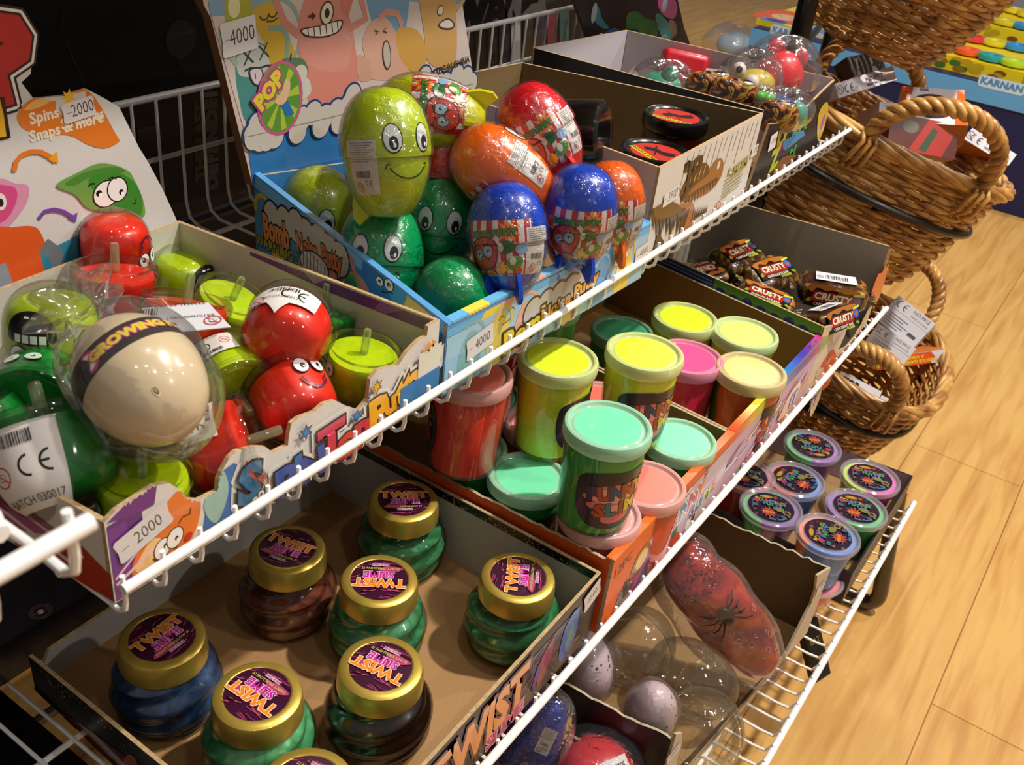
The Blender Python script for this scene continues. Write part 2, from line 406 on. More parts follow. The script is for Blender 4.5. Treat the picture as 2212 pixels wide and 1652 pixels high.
# ================================================================= display cartons
class Plane:
    """vertical board: foot a -> b seen from outside, z up"""
    def __init__(s, a, b, z):
        s.o = Vector((a[0], a[1], z)); d = Vector((b[0] - a[0], b[1] - a[1], 0)); s.len = d.length; s.u = d.normalized(); s.n = s.u.cross(Vector((0, 0, 1)))
    def q(s, u, v):              # photo pixel -> (along, up) on this board
        r = ray(u, v); c = Vector((0, 0, H)); t = (s.o - c).dot(s.n) / r.dot(s.n); p = c + r * t - s.o; return (p.dot(s.u), p.z)
    def out(s): return lambda a, b, h: s.o + s.u * a + Vector((0, 0, b)) + s.n * h
    def inn(s, t=.003): return lambda a, b, h: s.o + s.u * a + Vector((0, 0, b)) - s.n * (h + t)
def carton(label, FL, FR, BR, BL, hb, mo, mi, floor_m=None, front=None, back=None, left=None, right=None, t=.003, me=None, name='display_carton', cat='carton', matF=None, matR=None, matL=None):
    z = H - hb; me = me or EDGE
    c = [(p[0], p[1]) for p in (FL, FR, BR, BL)]
    o = thing(name, label, cat, (sum(p[0] for p in c) / 4, sum(p[1] for p in c) / 4, z))
    P = {}; outl = {}
    for k, a, b in (('F', FL, FR), ('R', FR, BR), ('B', BR, BL), ('L', BL, FL)):
        P[k] = Plane(a, b, z); outl[k] = [(0, hb - a[2]), (P[k].len, hb - b[2])]
    for k, cu in (('F', front), ('R', right), ('B', back), ('L', left)):
        if cu: outl[k] = cu
    o_ = {}
    for k, nm in (('F', 'front_panel'), ('R', 'side_panel'), ('B', 'back_panel'), ('L', 'side_panel')):
        p = P[k]; pts = [(p.len - (t if k in 'FB' else t), 0), (t * .5, 0)][::-1]
        top = sorted(outl[k]) if not (k == 'F' and front) else outl[k]
        pts = [(t if k in 'RL' else 0, 0), (p.len - (t if k in 'RL' else 0), 0)] + [(min(max(a, t if k in 'RL' else 0), p.len - (t if k in 'RL' else 0)), b) for a, b in top[::-1]]
        mm = {'F': matF, 'R': matR, 'L': matL}.get(k) or (mo, mi)
        o_[k] = panel(nm, pts, p.o, p.u, (0, 0, 1), t, mm[0], mm[1], me, o)
    V = [Vector((p[0], p[1], z + .0006)) for p in c]; ce = sum(V, Vector()) / 4; V = [ce + (v - ce) * .985 for v in V]
    mk('bottom_panel', V + [v + Vector((0, 0, .002)) for v in V], [(3, 2, 1, 0), (4, 5, 6, 7), (0, 1, 5, 4), (1, 2, 6, 5), (2, 3, 7, 6), (3, 0, 4, 7)], floor_m or mi, o, True, smooth=False)
    return o, P, o_
def sticker(par, mp, a, b, s, w=.034, h=.016, rot=0, th=.011, name='price_sticker', c='#ddd6d2', tx=.003):
    d = Dec(); n = .0016
    pts = [(-w/2, -h/2 + n), (-w/2 + n, -h/2)] + [(w/2 - n, -h/2), (w/2, -h/2 + n), (w/2 - n * .6, 0), (w/2, h/2 - n), (w/2 - n, h/2), (-w/2 + n, h/2), (-w/2, h/2 - n), (-w/2 + n * .6, 0)]
    d.poly(pts, c).text(s, tx, 0, th, '#3a3838', bold=-.005, xs=.75); d.rect(-w/2 + .003, -.0004, -w/2 + .008, .0002, '#8a8680')
    d.shift(a, b, rot=rot); return d.build(name, par, mp, kind='paper', world=True, base=.0012)
def art(par, mp, d, name='printed_artwork', kind='gloss', maxlen=.02, clip=lambda a, b: b > .0008, base=.0003): return d.build(name, par, mp, kind=kind, world=True, maxlen=maxlen, clip=clip, base=base)

# ---- spinning top putty carton
hb = .4052
pf = Plane((.227, .362), (.503, .362), H - hb)
fr = [pf.q(u, v) for u, v in [(225, 1130), (250, 1103), (330, 1050), (365, 1043), (385, 1055), (405, 1078), (430, 1080), (470, 1060), (472, 1035), (478, 1020), (495, 990), (510, 975), (550, 965), (575, 966), (590, 978), (622, 962), (625, 935), (630, 915), (645, 903), (680, 890), (700, 872), (725, 865), (750, 878), (775, 886), (795, 862), (800, 820), (815, 800), (840, 792), (860, 790), (880, 760), (905, 735), (922, 725), (925, 705), (950, 690)]]
spin, SP, so = carton('open white carton of spinning top putties with cut-out front and purple trim', (.227, .362, .349), (.503, .362, .339), (.482, .609, .339), (.206, .609, .349), hb, card('#dcd8d2', .45, .04), card('#c9c8b8', .5, .05), KRAFTD, front=fr)
d = Dec(); q = pf.q
x0, zz = q(232, 1130); W = pf.len
d.rect(.001, .001, .022, .053, '#5e2a77').rect(.001, .001, .012, .05, '#70348c').poly([(.022, .05), (.001, .055), (.02, .0635), (.033, .062), (.03, .05)], '#6d2f83')
d.blob([(.012, .012), (.03, .004), (.052, .012), (.06, .034), (.05, .05), (.036, .045), (.02, .03)], '#e8792a').blob([(.014, .014), (.026, .008), (.034, .02), (.026, .028)], '#f8c98a').line([(.002, .012), (.03, .022)], .002, '#e9c7d8').line([(.002, .016), (.02, .028)], .0015, '#e9c7d8')
d.poly([(.06, .012), (.1, .003), (.1, .03), (.085, .047), (.068, .045)], '#2c6fb4').blob([(.062, .03), (.075, .048), (.08, .03), (.07, .012)], '#9dc0b4').poly([(.08, .003), (.13, .003), (.12, .02), (.1, .018)], '#f0a028').rect(.08, .001, .276, .006, '#3f86b5')
d.ell(.09, .022, .008, .01, '#241d1b').ell(.11, .012, .006, .006, '#302018')
e1_ = q(350, 1184); e2_ = q(377, 1160); n_1 = q(405, 1158)
d.eye(*e1_, .0052, .0065, .002, .001, -.3, pr=.25).eye(*e2_, .0052, .0065, .001, -.001, -.3, pr=.25).ell(*n_1, .0032, .0025, '#c8281e', .6).line([(.044, .028), (.047, .031), (.052, .030), (.053, .034)], .0007, '#2a1a10').arc(.034, .018, .009, 200, 330, .0007, '#2a1a10')
LET = [('S', 535, 1045, .026, '#2f77a6', -.1), ('P', 612, 1045, .024, '#3157a8', .05), ('I', 642, 1015, .022, '#2a6fb0', .1), ('N', 672, 1005, .021, '#2f52a6', .15), ('T', 712, 955, .026, '#cf3350', .05), ('O', 745, 962, .019, '#d23a44', 0), ('P', 778, 940, .022, '#c8324a', .1),
       ('P', 812, 895, .026, '#eeb021', .1), ('u', 838, 868, .018, '#f0a722', .15), ('t', 862, 845, .021, '#eeb325', .15), ('t', 878, 828, .021, '#eeae22', .2), ('y', 902, 805, .023, '#f0b52a', .2)]
for pas in range(3):
    for s, u, v, hh, c, r in LET:
        a, b = q(u, v)
        if pas == 0: d.text(s, a, b, hh, '#e8e2da', rot=r, bold=.17)
        elif pas == 1: d.text(s, a, b, hh, '#1b1520', rot=r, bold=.095)
        else: d.text(s, a, b, hh, c, rot=r, bold=.055)
a, b = q(560, 1030); d.star(a, b, .0042, .002, 6, '#d5372a'); a, b = q(545, 1078); d.eye(a, b, .0025, .003, 0, 0, pr=.4).eye(a + .005, b + .002, .0025, .003, 0, 0, pr=.4)
a, b = q(737, 966); d.ell(a, b, .002, .0025, '#1b1520')
for u, v, c in ((655, 930, '#2c7fc0'), (765, 895, '#2c7fc0'), (808, 832, '#e8b52a')):
    a, b = q(u, v); d.star(a, b, .0065, .003, 6, '#1b1520').star(a, b, .0052, .002, 6, c)
a, b = q(928, 800); d.rect(.232, .006, .2755, .03, '#3f7fb8').rect(.25, .03, .2755, .05, '#dfd8c8'); a, b = q(924, 745); d.text('4+', a, b, .008, '#e58a1e', rot=.2, bold=.05)
k_ = Plane((.227, .362), (.503, .362), H - hb)
xs_ = sorted(fr)
def under(a, b):
    for (a0, b0), (a1, b1) in zip(fr, fr[1:]):
        if a0 <= a <= a1: return b < b0 + (b1 - b0) * (a - a0) / ((a1 - a0) or 1) - .0004
    return b < .05
art(so['F'], pf.out(), d, maxlen=.004, clip=lambda a, b: b > .0005 and under(a, b))
sticker(spin, pf.out(), *q(308, 1148), '2000', .036, .017, rot=.25, th=.0085)
sticker(spin, pf.out(), *q(930, 790), '2000', .036, .018, rot=.35, th=.008)
# left outer face: pink and red streaks
d = Dec(); w = SP['L'].len
d.poly([(w - .001, .001), (w - .08, .001), (w - .02, .03), (w - .001, .02)], '#b5361f').poly([(w - .1, .004), (w - .24, .004), (w - .2, .05), (w - .12, .045), (w - .03, .03)], '#b5638f').poly([(w - .12, .01), (w - .18, .012), (w - .14, .04), (w - .07, .028)], '#9b1f55').line([(w - .17, .04), (w - .03, .012)], .003, '#e8d5dd').line([(w - .15, .045), (w - .02, .022)], .002, '#e8d5dd')
art(so['L'], SP['L'].out(), d)
# purple folded trim on the right wall
d = Dec(); p = SP['R']; a0, b0 = p.q(950, 705); tp = .0645
d.poly([(.004, tp), (.004, tp - .009), (.09, tp - .0085), (.172, tp - .003), (.172, tp)], '#6b2a86').poly([(.10, tp), (.11, tp - .006), (.12, tp)], '#a27ab0').poly([(.03, tp), (.045, tp - .008), (.055, tp - .008), (.05, tp)], '#8f5aa5')
art(so['R'], p.inn(), d)
d = Dec(); d.blob([(.10, .006), (.10, .03), (.125, .034), (.135, .01)], '#2f9a4a').eye(.112, .016, .004, .0055, 0, 0); art(so['R'], p.inn(), d)
# header card
ph = Plane((.10, .618), (.50, .618), H - hb); q = ph.q
hd = [q(u, v) for u, v in [(383, 478), (352, 410), (320, 350), (300, 318), (283, 283), (258, 232), (225, 212), (187, 192), (140, 207), (73, 214), (46, 178), (66, 160), (70, 125), (56, 100), (30, 82), (22, 55), (0, 42), (-60, 25), (-150, 20), (-260, 40), (-330, 120), (-350, 300), (-330, 520)]]
hd = [(hd[-1][0], .0)] + [(q(383, 478)[0], .0)] + hd
panel('header_card', hd, ph.o, ph.u, (0, 0, 1), .003, card('#d7d3cf', .4, .03), card('#8f7a5c'), EDGE, spin)
d = Dec()
def qq(*l): return [q(l[i], l[i + 1]) for i in range(0, len(l), 2)]
d.blob(qq(38, 245, 70, 212, 100, 218, 125, 216, 190, 196, 250, 290, 256, 306, 225, 320, 190, 312, 150, 292, 90, 290, 48, 275), '#e27a22').blob(qq(52, 236, 75, 216, 105, 215, 100, 224, 70, 236), '#f2b765')
d.poly(qq(120, 218, 142, 206, 183, 196, 188, 220, 186, 245, 130, 248, 120, 235), '#d6d0c8').star(*q(148, 210), .006, .003, 7, '#eebb2a')
a, b = q(112, 256); s = .0075
d.text('Spins', *q(95, 250), .0075, '#efe3cd', rot=.05, bold=.03).text('Stretches', *q(178, 257), .007, '#efe3cd', rot=.05, bold=.03, xs=.9).text('Snaps & more', *q(145, 274), .0075, '#efe3cd', rot=.05, bold=.03, xs=.95)
for c_, b_ in (('#1d1218', .17), ('#e9e4e4', .145), ('#1d1218', .115), ('#b8222e', .09)): d.text('P', *q(8, 138), .047, c_, rot=.1, bold=b_)
d.line(qq(-6, 210, 0, 250, 8, 300), .009, '#1d1218').line(qq(-16, 210, -6, 250, 0, 296), .008, '#eab52a')
d.line(qq(29, 370, 33, 350, 45, 335, 65, 327, 85, 327, 105, 337, 118, 348), .0035, '#e07a28').poly(qq(125, 352, 103, 344, 121, 326), '#e8a21c')
d.line(qq(82, 472, 95, 456, 115, 452, 135, 456, 155, 468), .003, '#7a46a0').poly(qq(163, 480, 146, 471, 166, 458), '#7a46a0')
d.blob(qq(-40, 400, 0, 385, 30, 395, 60, 402, 55, 440, 25, 480, 0, 500, -40, 490), '#d992b2').blob(qq(-40, 405, 15, 400, 35, 412, 30, 445, 5, 478, -40, 480), '#d54a86').ell(*q(0, 435), .004, .006, '#e9e2df').ell(*q(0, 437), .002, .003, '#221a1c')
d.blob(qq(120, 400, 160, 375, 215, 352, 270, 365, 290, 390, 310, 440, 305, 470, 250, 460, 190, 450, 160, 420), '#6fa14b').blob(qq(140, 395, 190, 368, 250, 360, 265, 372, 200, 380, 160, 400), '#4c8a35').blob(qq(190, 385, 250, 372, 290, 395, 305, 430, 300, 465, 260, 450, 210, 420), '#3f8a2e')
d.eye(*q(228, 418), .0105, .0095, -.006, .002, .2, pr=.25).eye(*q(252, 408), .008, .009, .003, -.003, .2, pr=.25).line(qq(188, 402, 195, 396, 203, 396), .0012, '#1b2612').line(qq(233, 386, 240, 382, 250, 385), .0012, '#1b2612').line(qq(285, 440, 292, 437, 292, 428), .0009, '#1b2612')
d.blob(qq(-40, 500, 20, 490, 70, 488, 90, 510, 105, 560, 108, 620, 40, 650, -40, 640), '#dd5a22').poly(qq(-40, 590, 10, 565, 40, 650, -40, 680), '#8e97a4').poly(qq(85, 548, 170, 505, 200, 560, 190, 640, 110, 640), '#2f88a6').line(qq(92, 528, 118, 545, 132, 600, 130, 640), .011, '#717a80')
art(spin, ph.out(), d, name='header_artwork', maxlen=.03)
sticker(spin, ph.out(), *q(168, 236), '2000', .026, .014, rot=.1, th=.0085)

# ---- bomb noise putty carton (blue)
BL_ = card('#4f92cc', .4, .05)
bomb, BP, bo = carton('blue open carton of noise putty eggs with cartoon critter header board', (.508, .360, .345), (.803, .350, .350), (.845, .590, .350), (.560, .607, .320), hb, card('#5d9fd2', .4, .05), card('#2f75b2', .5, .05), KRAFTD)
pf = BP['F']; q = pf.q; d = Dec()
def qq(*l): return [q(l[i], l[i + 1]) for i in range(0, len(l), 2)]
W = pf.len
d.rect(.001, .001, W - .001, .0495, '#9cc3dd').poly([(.0, .0565), (.001, .050), (W - .001, .0475), (W - .001, .0545)], '#5fb0e6')
for i, c in ((.06, '#f0a9a0'), (.11, '#5fb0e6'), (.17, '#3f9be0'), (.2, '#f0a9a0'), (.04, '#e8d24a')): d.poly([(i, .0495), (i + .02, .049), (i + .024, .0555), (i + .004, .056)], c)
for x, c, k in ((.03, '#7fb2b8', 0), (.065, '#d8c256', .004), (.1, '#e3a690', 0), (.17, '#d89a80', .002), (.215, '#5f9bd0', .003), (.255, '#e8c653', 0)):
    d.ell(x, .018 + k, .014, .027, c); d.arc(x, .036, .016, -10, 120, .003, c)
d.text('X X', .032, .028, .006, '#26303a', bold=.01).line([(.063, .041), (.067, .044), (.071, .041)], .0008, '#4a4a20').line([(.076, .044), (.08, .047), (.084, .044)], .0008, '#4a4a20').line([(.068, .035), (.08, .037)], .0008, '#4a4a20')
for x in (.11, .128, .147, .165, .182): d.ell(x, .032 + (x - .11) * .05, .014, .014, '#2a2622')
for x in (.11, .128, .147, .165, .182): d.ell(x, .032 + (x - .11) * .05, .012, .012, '#b9b4ae')
d.text('Bomb', .105, .018, .019, '#e9cf28', rot=.12, bold=.05, ol='#1d1614', olw=.09).text('Noise Putty', .166, .026, .0125, '#e6a833', rot=.12, bold=.04, ol='#1d1614', olw=.09)
d.ell(.24, .035, .006, .004, '#dce4ea').ell(.255, .04, .006, .007, '#3a3a3a').ell(.255, .04, .005, .006, '#ece3d0')
art(bo['F'], pf.out(), d, maxlen=.02)
a, b = q(1035, 737); sticker(bomb, pf.out(), a, b, '4000', .033, .019, rot=.15, th=.0085)
a, b = q(1385, 545); sticker(bomb, pf.out(), a, b, '4000', .026, .016, rot=.1, th=.007)
pl = BP['L']; q = pl.q; d = Dec(); w = pl.len
d.poly([(0, .085), (w, .060), (w, .052), (0, .075)], '#6cb4ea').poly([(0, 0), (w, 0), (w, .052), (0, .075)], '#2f7ec0').poly([(0, .02), (w * .35, .01), (w * .3, .06), (0, .072)], '#4486b4')
for u, v, rx, ry, c in ((600, 520, .012, .022, '#c9b73c'), (690, 610, .03, .03, '#c98a80'), (820, 600, .022, .03, '#2b76c4'), (770, 640, .02, .02, '#cc8f84'), (900, 660, .018, .02, '#e6cf66'), (860, 610, .012, .02, '#4aa3d8')):
    d.ell(*q(u, v), rx, ry, c)
d.arc(*q(570, 455), .013, 20, 200, .004, '#c0a93a').line([q(735, 545), q(760, 560), q(770, 600), q(740, 620)], .006, '#c98a80').ell(*q(737, 530), .008, .012, '#d8b0a4')
cl = [(588, 470), (615, 482), (640, 488), (662, 508), (690, 520), (712, 540), (735, 560)]
for u, v in cl: d.ell(*q(u, v), .0135, .016, '#17120f')
for u, v in cl: d.ell(*q(u, v), .0118, .0142, '#bdb8b0')
a0, b0 = q(578, 492); a1, b1 = q(740, 570); r = math.atan2(b1 - b0, a1 - a0)
L1 = math.hypot(a1 - a0, b1 - b0); print('bomb side text', L1, [round(v, 3) for v in q(597, 500) + q(665, 532) + q(715, 562)])
for s_, u, v, hh, c, f in (('Bomb', 597, 502, .021, '#d9863f', .36), ('Noise', 664, 534, .016, '#d57c3a', .27), ('Putty', 717, 560, .016, '#cf6c32', .25)):
    V_ = txt_mesh(s_, .02)[0]; wd_ = (max(x for x, y in V_) - min(x for x, y in V_)) * hh / .7; d.text(s_, *q(u, v), hh, c, rot=r, bold=.05, ol='#1a110d', olw=.06, xs=L1 * f / wd_)
d.text('WARNING :', *q(598, 538), .0085, '#a8a03a', rot=r, bold=.03, ol='#151a16', olw=.05)
d.ell(*q(680, 573), .021, .0125, '#1c1614', r).ell(*q(680, 573), .0195, .011, '#d8cdc8', r)
for i in range(-3, 4): d.line([(q(680, 573)[0] + i * .005, q(680, 573)[1] - .009 - i * .001), (q(680, 573)[0] + i * .005, q(680, 573)[1] + .009 - i * .001)], .0009, '#1c1614')
d.eye(*q(822, 607), .004, .0035, 0, 0).eye(*q(842, 615), .005, .0045, 0, 0).line([q(825, 628), q(835, 632), q(845, 630), q(850, 636)], .001, '#123')
art(bo['L'], pl.out(), d, maxlen=.03, clip=lambda a, b: 0 < a < w and 0 < b < .0855 - .0265 * a / w)
d = Dec(); pr = BP['R']; d.poly([(0, 0), (pr.len, 0), (pr.len, .05), (0, .05)], '#3f95d2'); art(bo['R'], pr.inn(), d)
# header board
ph = Plane((.556, .606), (.872, .606), H - .345); q = ph.q
hd = qq_ = [q(u, v) for u, v in [(546, 402), (1030, 302), (1022, 200), (1022, 160), (1000, 20), (985, -60), (430, -60), (440, 10), (455, 38)]]
panel('header_board', hd, ph.o, ph.u, (0, 0, 1), .009, card('#c6b3ab', .4, .04), card('#6f4d2c'), card('#6f4d2c'), bomb)
d = Dec()
def qq(*l): return [q(l[i], l[i + 1]) for i in range(0, len(l), 2)]
d.poly(qq(546, 402, 1030, 302, 1022, 180, 532, 295), '#2a6fae')
d.poly(qq(458, 40, 530, 292, 1022, 178, 1000, 20, 985, -60, 435, -60), '#cbbcb4').poly(qq(440, -55, 455, 36, 520, 30, 640, -10, 1000, 10, 985, -60), '#7d9fb8').blob(qq(790, -60, 800, 40, 830, 110, 870, 90, 880, -60), '#6b98b8')
# generic round-headed critters: green, yellow, big pink, peach, ochre
d.blob(qq(508, 130, 525, 98, 560, 92, 590, 115, 622, 165, 650, 230, 660, 275, 545, 275, 515, 210), '#4b8783').blob(qq(512, 120, 530, 98, 558, 94, 585, 118, 590, 150, 545, 165, 515, 160), '#b9bdb4').blob(qq(545, 30, 562, 5, 585, 4, 605, 25, 628, 90, 640, 140, 590, 110, 560, 75), '#c9a136').ell(*q(515, 25), .014, .022, '#a3a437').ell(*q(505, 15), .006, .008, '#dcd8a8')
d.arc(*q(590, 80), .03, -40, 120, .004, '#8aa79a').blob(qq(570, 90, 620, 130, 625, 170, 600, 170), '#c2a13a')
d.line(qq(512, 140, 490, 110, 478, 75, 490, 50), .005, '#9fb4ac').line(qq(580, 60, 608, 60, 620, 80, 618, 130), .004, '#7aa39a')
d.blob(qq(643, 60, 655, 5, 670, -40, 720, -40, 752, 30, 768, 110, 772, 180, 752, 235, 680, 240, 650, 150), '#cf8475').blob(qq(645, 70, 660, 90, 740, 60, 762, 80, 745, 150, 690, 150, 655, 130), '#d08f80')
d.line(qq(645, 75, 615, 50, 598, 10, 590, -40), .007, '#cd8577').line(qq(752, 62, 790, 40, 780, 0, 770, -40), .007, '#cd8577').poly(qq(732, -20, 765, -10, 750, 40, 735, 20), '#c87568')
d.blob(qq(782, 90, 800, 48, 830, 38, 855, 70, 872, 120, 878, 165, 800, 170, 790, 130), '#cfa18c').blob(qq(770, 120, 795, 130, 800, 170, 775, 172), '#c59a86').line(qq(818, 40, 835, 25, 858, 30, 868, 55), .006, '#c9937f').blob(qq(855, 70, 870, 58, 900, 65, 918, 100, 915, 150, 890, 155, 862, 120), '#c79a4c')
d.blob(qq(905, -10, 930, -30, 975, -20, 985, 40, 985, 120, 975, 150, 925, 135, 915, 70), '#c39a5e').line(qq(985, 20, 1000, 0, 995, -40), .006, '#c7a06a')
d.blob(qq(608, 130, 625, 125, 655, 128, 665, 160, 640, 180, 612, 165), '#56775a').blob(qq(640, 170, 665, 170, 670, 200, 645, 215), '#c8c8bc').ell(*q(648, 160), .008, .008, '#c8c2b2').line(qq(626, 130, 628, 115), .0015, '#333')
# faces
d.text('X X', *q(552, 118), .012, '#3a3c3c', rot=.12, bold=-.01).line(qq(528, 152, 540, 146, 560, 146, 575, 141, 592, 140), .0014, '#2f3a3a').blob(qq(537, 150, 560, 146, 568, 160, 562, 182, 550, 184, 540, 172), '#3a3634').blob(qq(540, 152, 559, 148, 565, 160, 560, 180, 551, 181, 543, 170), '#cdbfc4').line(qq(550, 158, 551, 170), .001, '#555')
d.arc(*q(570, 28), .005, 200, 340, .0012, '#4c3f20').arc(*q(588, 22), .005, 200, 340, .0012, '#4c3f20').line(qq(575, 46, 590, 45, 598, 38), .0012, '#4c3f20')
d.line(qq(665, 35, 678, 34), .002, '#3a2220').line(qq(672, 28, 679, 34, 673, 41), .002, '#3a2220').ell(*q(705, 28), .0082, .0098, '#33231f', -.2).ell(*q(705, 28), .0068, .0084, '#dcd0b8', -.2).ell(*q(705, 28), .003, .004, '#1c1614')
d.blob(qq(650, 62, 690, 54, 735, 42, 738, 55, 728, 70, 700, 80, 670, 80, 655, 76), '#30201c').blob(qq(653, 64, 690, 56, 733, 45, 735, 55, 726, 68, 700, 77, 671, 77, 657, 73), '#e2d6cc')
for u in (664, 677, 690, 703, 716, 728): d.line(qq(u - 1, 60 - (u - 664) * .2, u + 1, 80 - (u - 664) * .2), .0011, '#30201c')
d.line(qq(808, 65, 816, 68, 810, 74), .0012, '#5a3c34').line(qq(832, 60, 826, 66, 834, 70), .0012, '#5a3c34').ell(*q(834, 118), .0058, .014, '#4a3a34', .2).ell(*q(834, 118), .0046, .0125, '#b9aea0', .2)
d.ell(*q(950, 22), .005, .005, '#5c5042').ell(*q(950, 22), .004, .004, '#d9cbb8').blob(qq(945, 52, 965, 38, 980, 50, 975, 62, 955, 62), '#4b4238').blob(qq(948, 52, 965, 42, 977, 51, 973, 59, 956, 59), '#d8ccc2')
cl = [(545, 290), (555, 268), (575, 258), (600, 262), (625, 250), (650, 255), (675, 243), (700, 250), (725, 238), (750, 225), (760, 205), (775, 222), (800, 225), (895, 185), (915, 165), (940, 172), (960, 178), (985, 160), (1005, 165), (1015, 178), (560, 298), (590, 292), (640, 282), (690, 270), (730, 262), (840, 225), (870, 215)]
for u, v in cl: d.ell(*q(u, v), .012, .012, '#26427c')
for u, v in cl: d.ell(*q(u, v + 1), .0105, .0105, '#c4bcb2')
for u, v, rx in ((520, 297, .01), (548, 302, .009)): d.ell(*q(u + 25, v), rx, rx, '#c4bcb2')
d.text('MADE IN CHINA', *q(970, 143), .007, '#3a3632', rot=.09, bold=.03, xs=.85)
d.line(qq(532, 294, 1020, 180), .0008, '#8f8880')
a, b = q(602, 212); d.ell(a, b, .026, .031, '#c6558a').ell(a, b, .0235, .0285, '#5b8f36')
for i in range(0, 360, 45): d.poly([(a, b), (a + .022 * math.cos(math.radians(i)), b + .027 * math.sin(math.radians(i))), (a + .022 * math.cos(math.radians(i + 18)), b + .027 * math.sin(math.radians(i + 18)))], '#a8bb3f')
d.poly(qq(598, 222, 618, 215, 632, 245, 615, 250), '#2a6fb0').blob(qq(590, 215, 605, 195, 612, 172, 622, 172, 622, 195, 612, 220, 598, 225), '#d8b48a').text('POP', *q(578, 195), .013, '#d8c43a', rot=.7, bold=.06, ol='#b0437a', olw=.1)
art(bomb, ph.out(), d, name='header_artwork', maxlen=.02, clip=lambda a, b: True)
sticker(bomb, ph.out(), *q(515, 78), '4000', .036, .026, rot=.1, th=.012)

# ---- brown dinosaur jar carton
dino, DP, do_ = carton('kraft carton with dinosaur skull printed front, holding black lidded jars', (.827, .362, .305), (1.074, .362, .301), (1.008, .640, .301), (.845, .655, .300), hb, card('#d6cfc6', .45, .04), card('#75603c', .7, .1), KRAFTD, matL=(card('#d2b8b0', .45, .04), card('#75603c', .7, .1)))
pf = DP['F']; q = pf.q; d = Dec()
def qq(*l): return [q(l[i], l[i + 1]) for i in range(0, len(l), 2)]
for i in range(14): d.line([(.06 + i * .0135, .099), (.055 + i * .0135, .06 + (i * 7 % 5) * .006)], .0016, '#bdb2a4')
d.poly([(.16, 0), (.246, 0), (.246, .035), (.2, .03)], '#dfe0e2')
d.blob(qq(1545, 345, 1558, 342, 1562, 358, 1555, 385, 1530, 415, 1490, 432, 1470, 430, 1480, 410, 1515, 380, 1535, 360), '#9a6430').blob(qq(1500, 360, 1525, 352, 1530, 375, 1500, 400, 1480, 425, 1468, 420, 1480, 390), '#5c3c18')
for i in range(11): u = 1482 + i * 6.5; v = 425 - i * 4; d.poly(qq(u - 3, v, u + 3, v - 3, u - 2, v + 28 - i), '#4a3210')
for i in range(5): d.line(qq(1487 + i * 9, 372 - i * 4, 1480 + i * 9, 402 - i * 5), .0022, '#c79a50')
d.ell(*q(1551, 356), .004, .005, '#d8d0c4').blob(qq(1470, 440, 1495, 438, 1500, 470, 1490, 495, 1470, 490, 1462, 465), '#a8683c')
for i in range(7): u = 1492 + i * 5; d.poly(qq(u - 2, 478 - i * 3, u + 2, 476 - i * 3, u + 6, 446 - i), '#352c22')
for i in range(10): u = 1412 + i * 8; d.poly(qq(u - 6, 450 + (i % 2) * 10, u + 5, 448, u - 2 - i, 500 + (i % 3) * 14), '#4b3414')
d.blob(qq(1412, 450, 1440, 435, 1462, 440, 1470, 455, 1440, 470, 1415, 470), '#6b4c1f').poly(qq(1405, 555, 1420, 500, 1432, 520, 1428, 560, 1420, 600, 1405, 600), '#54401c')
d.text('JP', *q(1497, 375), .03, '#3e2a12', rot=.1, bold=.03)
d.poly(qq(1570, 378, 1576, 360, 1583, 374), '#a39436').poly(qq(1572, 376, 1576, 366, 1580, 373), '#e0d8c8').text('MUM', *q(1598, 358), .012, '#a89a30', rot=.1, bold=.04)
for i in range(6): d.line([(q(1565, 388)[0], q(1565, 388)[1] - i * .0042), (q(1605, 368)[0] - (i % 2) * .004, q(1565, 388)[1] - i * .0042 + .003)], .0015, '#a89d58')
d.no03(*q(1547, 450), .008).ce(*q(1612, 405), .008, '#3c3a36')
art(do_['F'], pf.out(), d, maxlen=.03)
sticker(dino, pf.out(), *q(1448, 422), '3900', .033, .015, th=.0095, rot=.06); sticker(dino, pf.out(), *q(1628, 325), '390', .018, .013, th=.008, rot=.06)
# ---- black mutant toy carton
cu = [Plane((1.08, .362), (1.318, .362), H - hb).q(u, v) for u, v in [(1663, 268), (1690, 266), (1715, 252), (1750, 225), (1785, 190), (1805, 172)]]
mut, MP, mo = carton('black open carton with neon lettered front, full of bagged squeeze toys', (1.08, .362, .30), (1.318, .362, .303), (1.262, .640, .296), (1.06, .660, .296), hb, BLACKC, card('#b9b3ba', .45, .04), KRAFTD, front=cu)
pf = MP['F']; q = pf.q; d = Dec()
def qq(*l): return [q(l[i], l[i + 1]) for i in range(0, len(l), 2)]
for (u, v, hh, c, r, s) in ((1690, 293, .03, '#cfc92e', .1, 'U'), (1718, 275, .03, '#7fc33a', .15, 't'), (1737, 262, .026, '#4aa64a', .1, 'A'), (1712, 300, .018, '#3f86c0', .1, 'nim'), (1690, 312, .014, '#c03a84', .1, 'ww'), (1673, 345, .026, '#b9c330', .2, 'Z'), (1710, 335, .018, '#3f9c3c', .1, 'M')):
    d.text(s, *q(u, v), hh, c, rot=r, bold=.06)
d.blob(qq(1768, 245, 1785, 220, 1788, 240, 1775, 290, 1765, 300), '#cdb33a').ell(*q(1776, 265), .006, .012, '#b0599a').blob(qq(1670, 370, 1690, 340, 1720, 335, 1700, 355, 1680, 380), '#8c5a34').poly(qq(1690, 305, 1735, 280, 1738, 292, 1692, 325), '#3b8fc4')
art(mo['F'], pf.out(), d, maxlen=.03); sticker(mut, pf.out(), *q(1668, 305), '7000', .022, .02, th=.006, rot=.1)
ph = Plane((1.04, .668), (1.32, .668), H - hb); q = ph.q
def qq(*l): return [q(l[i], l[i + 1]) for i in range(0, len(l), 2)]
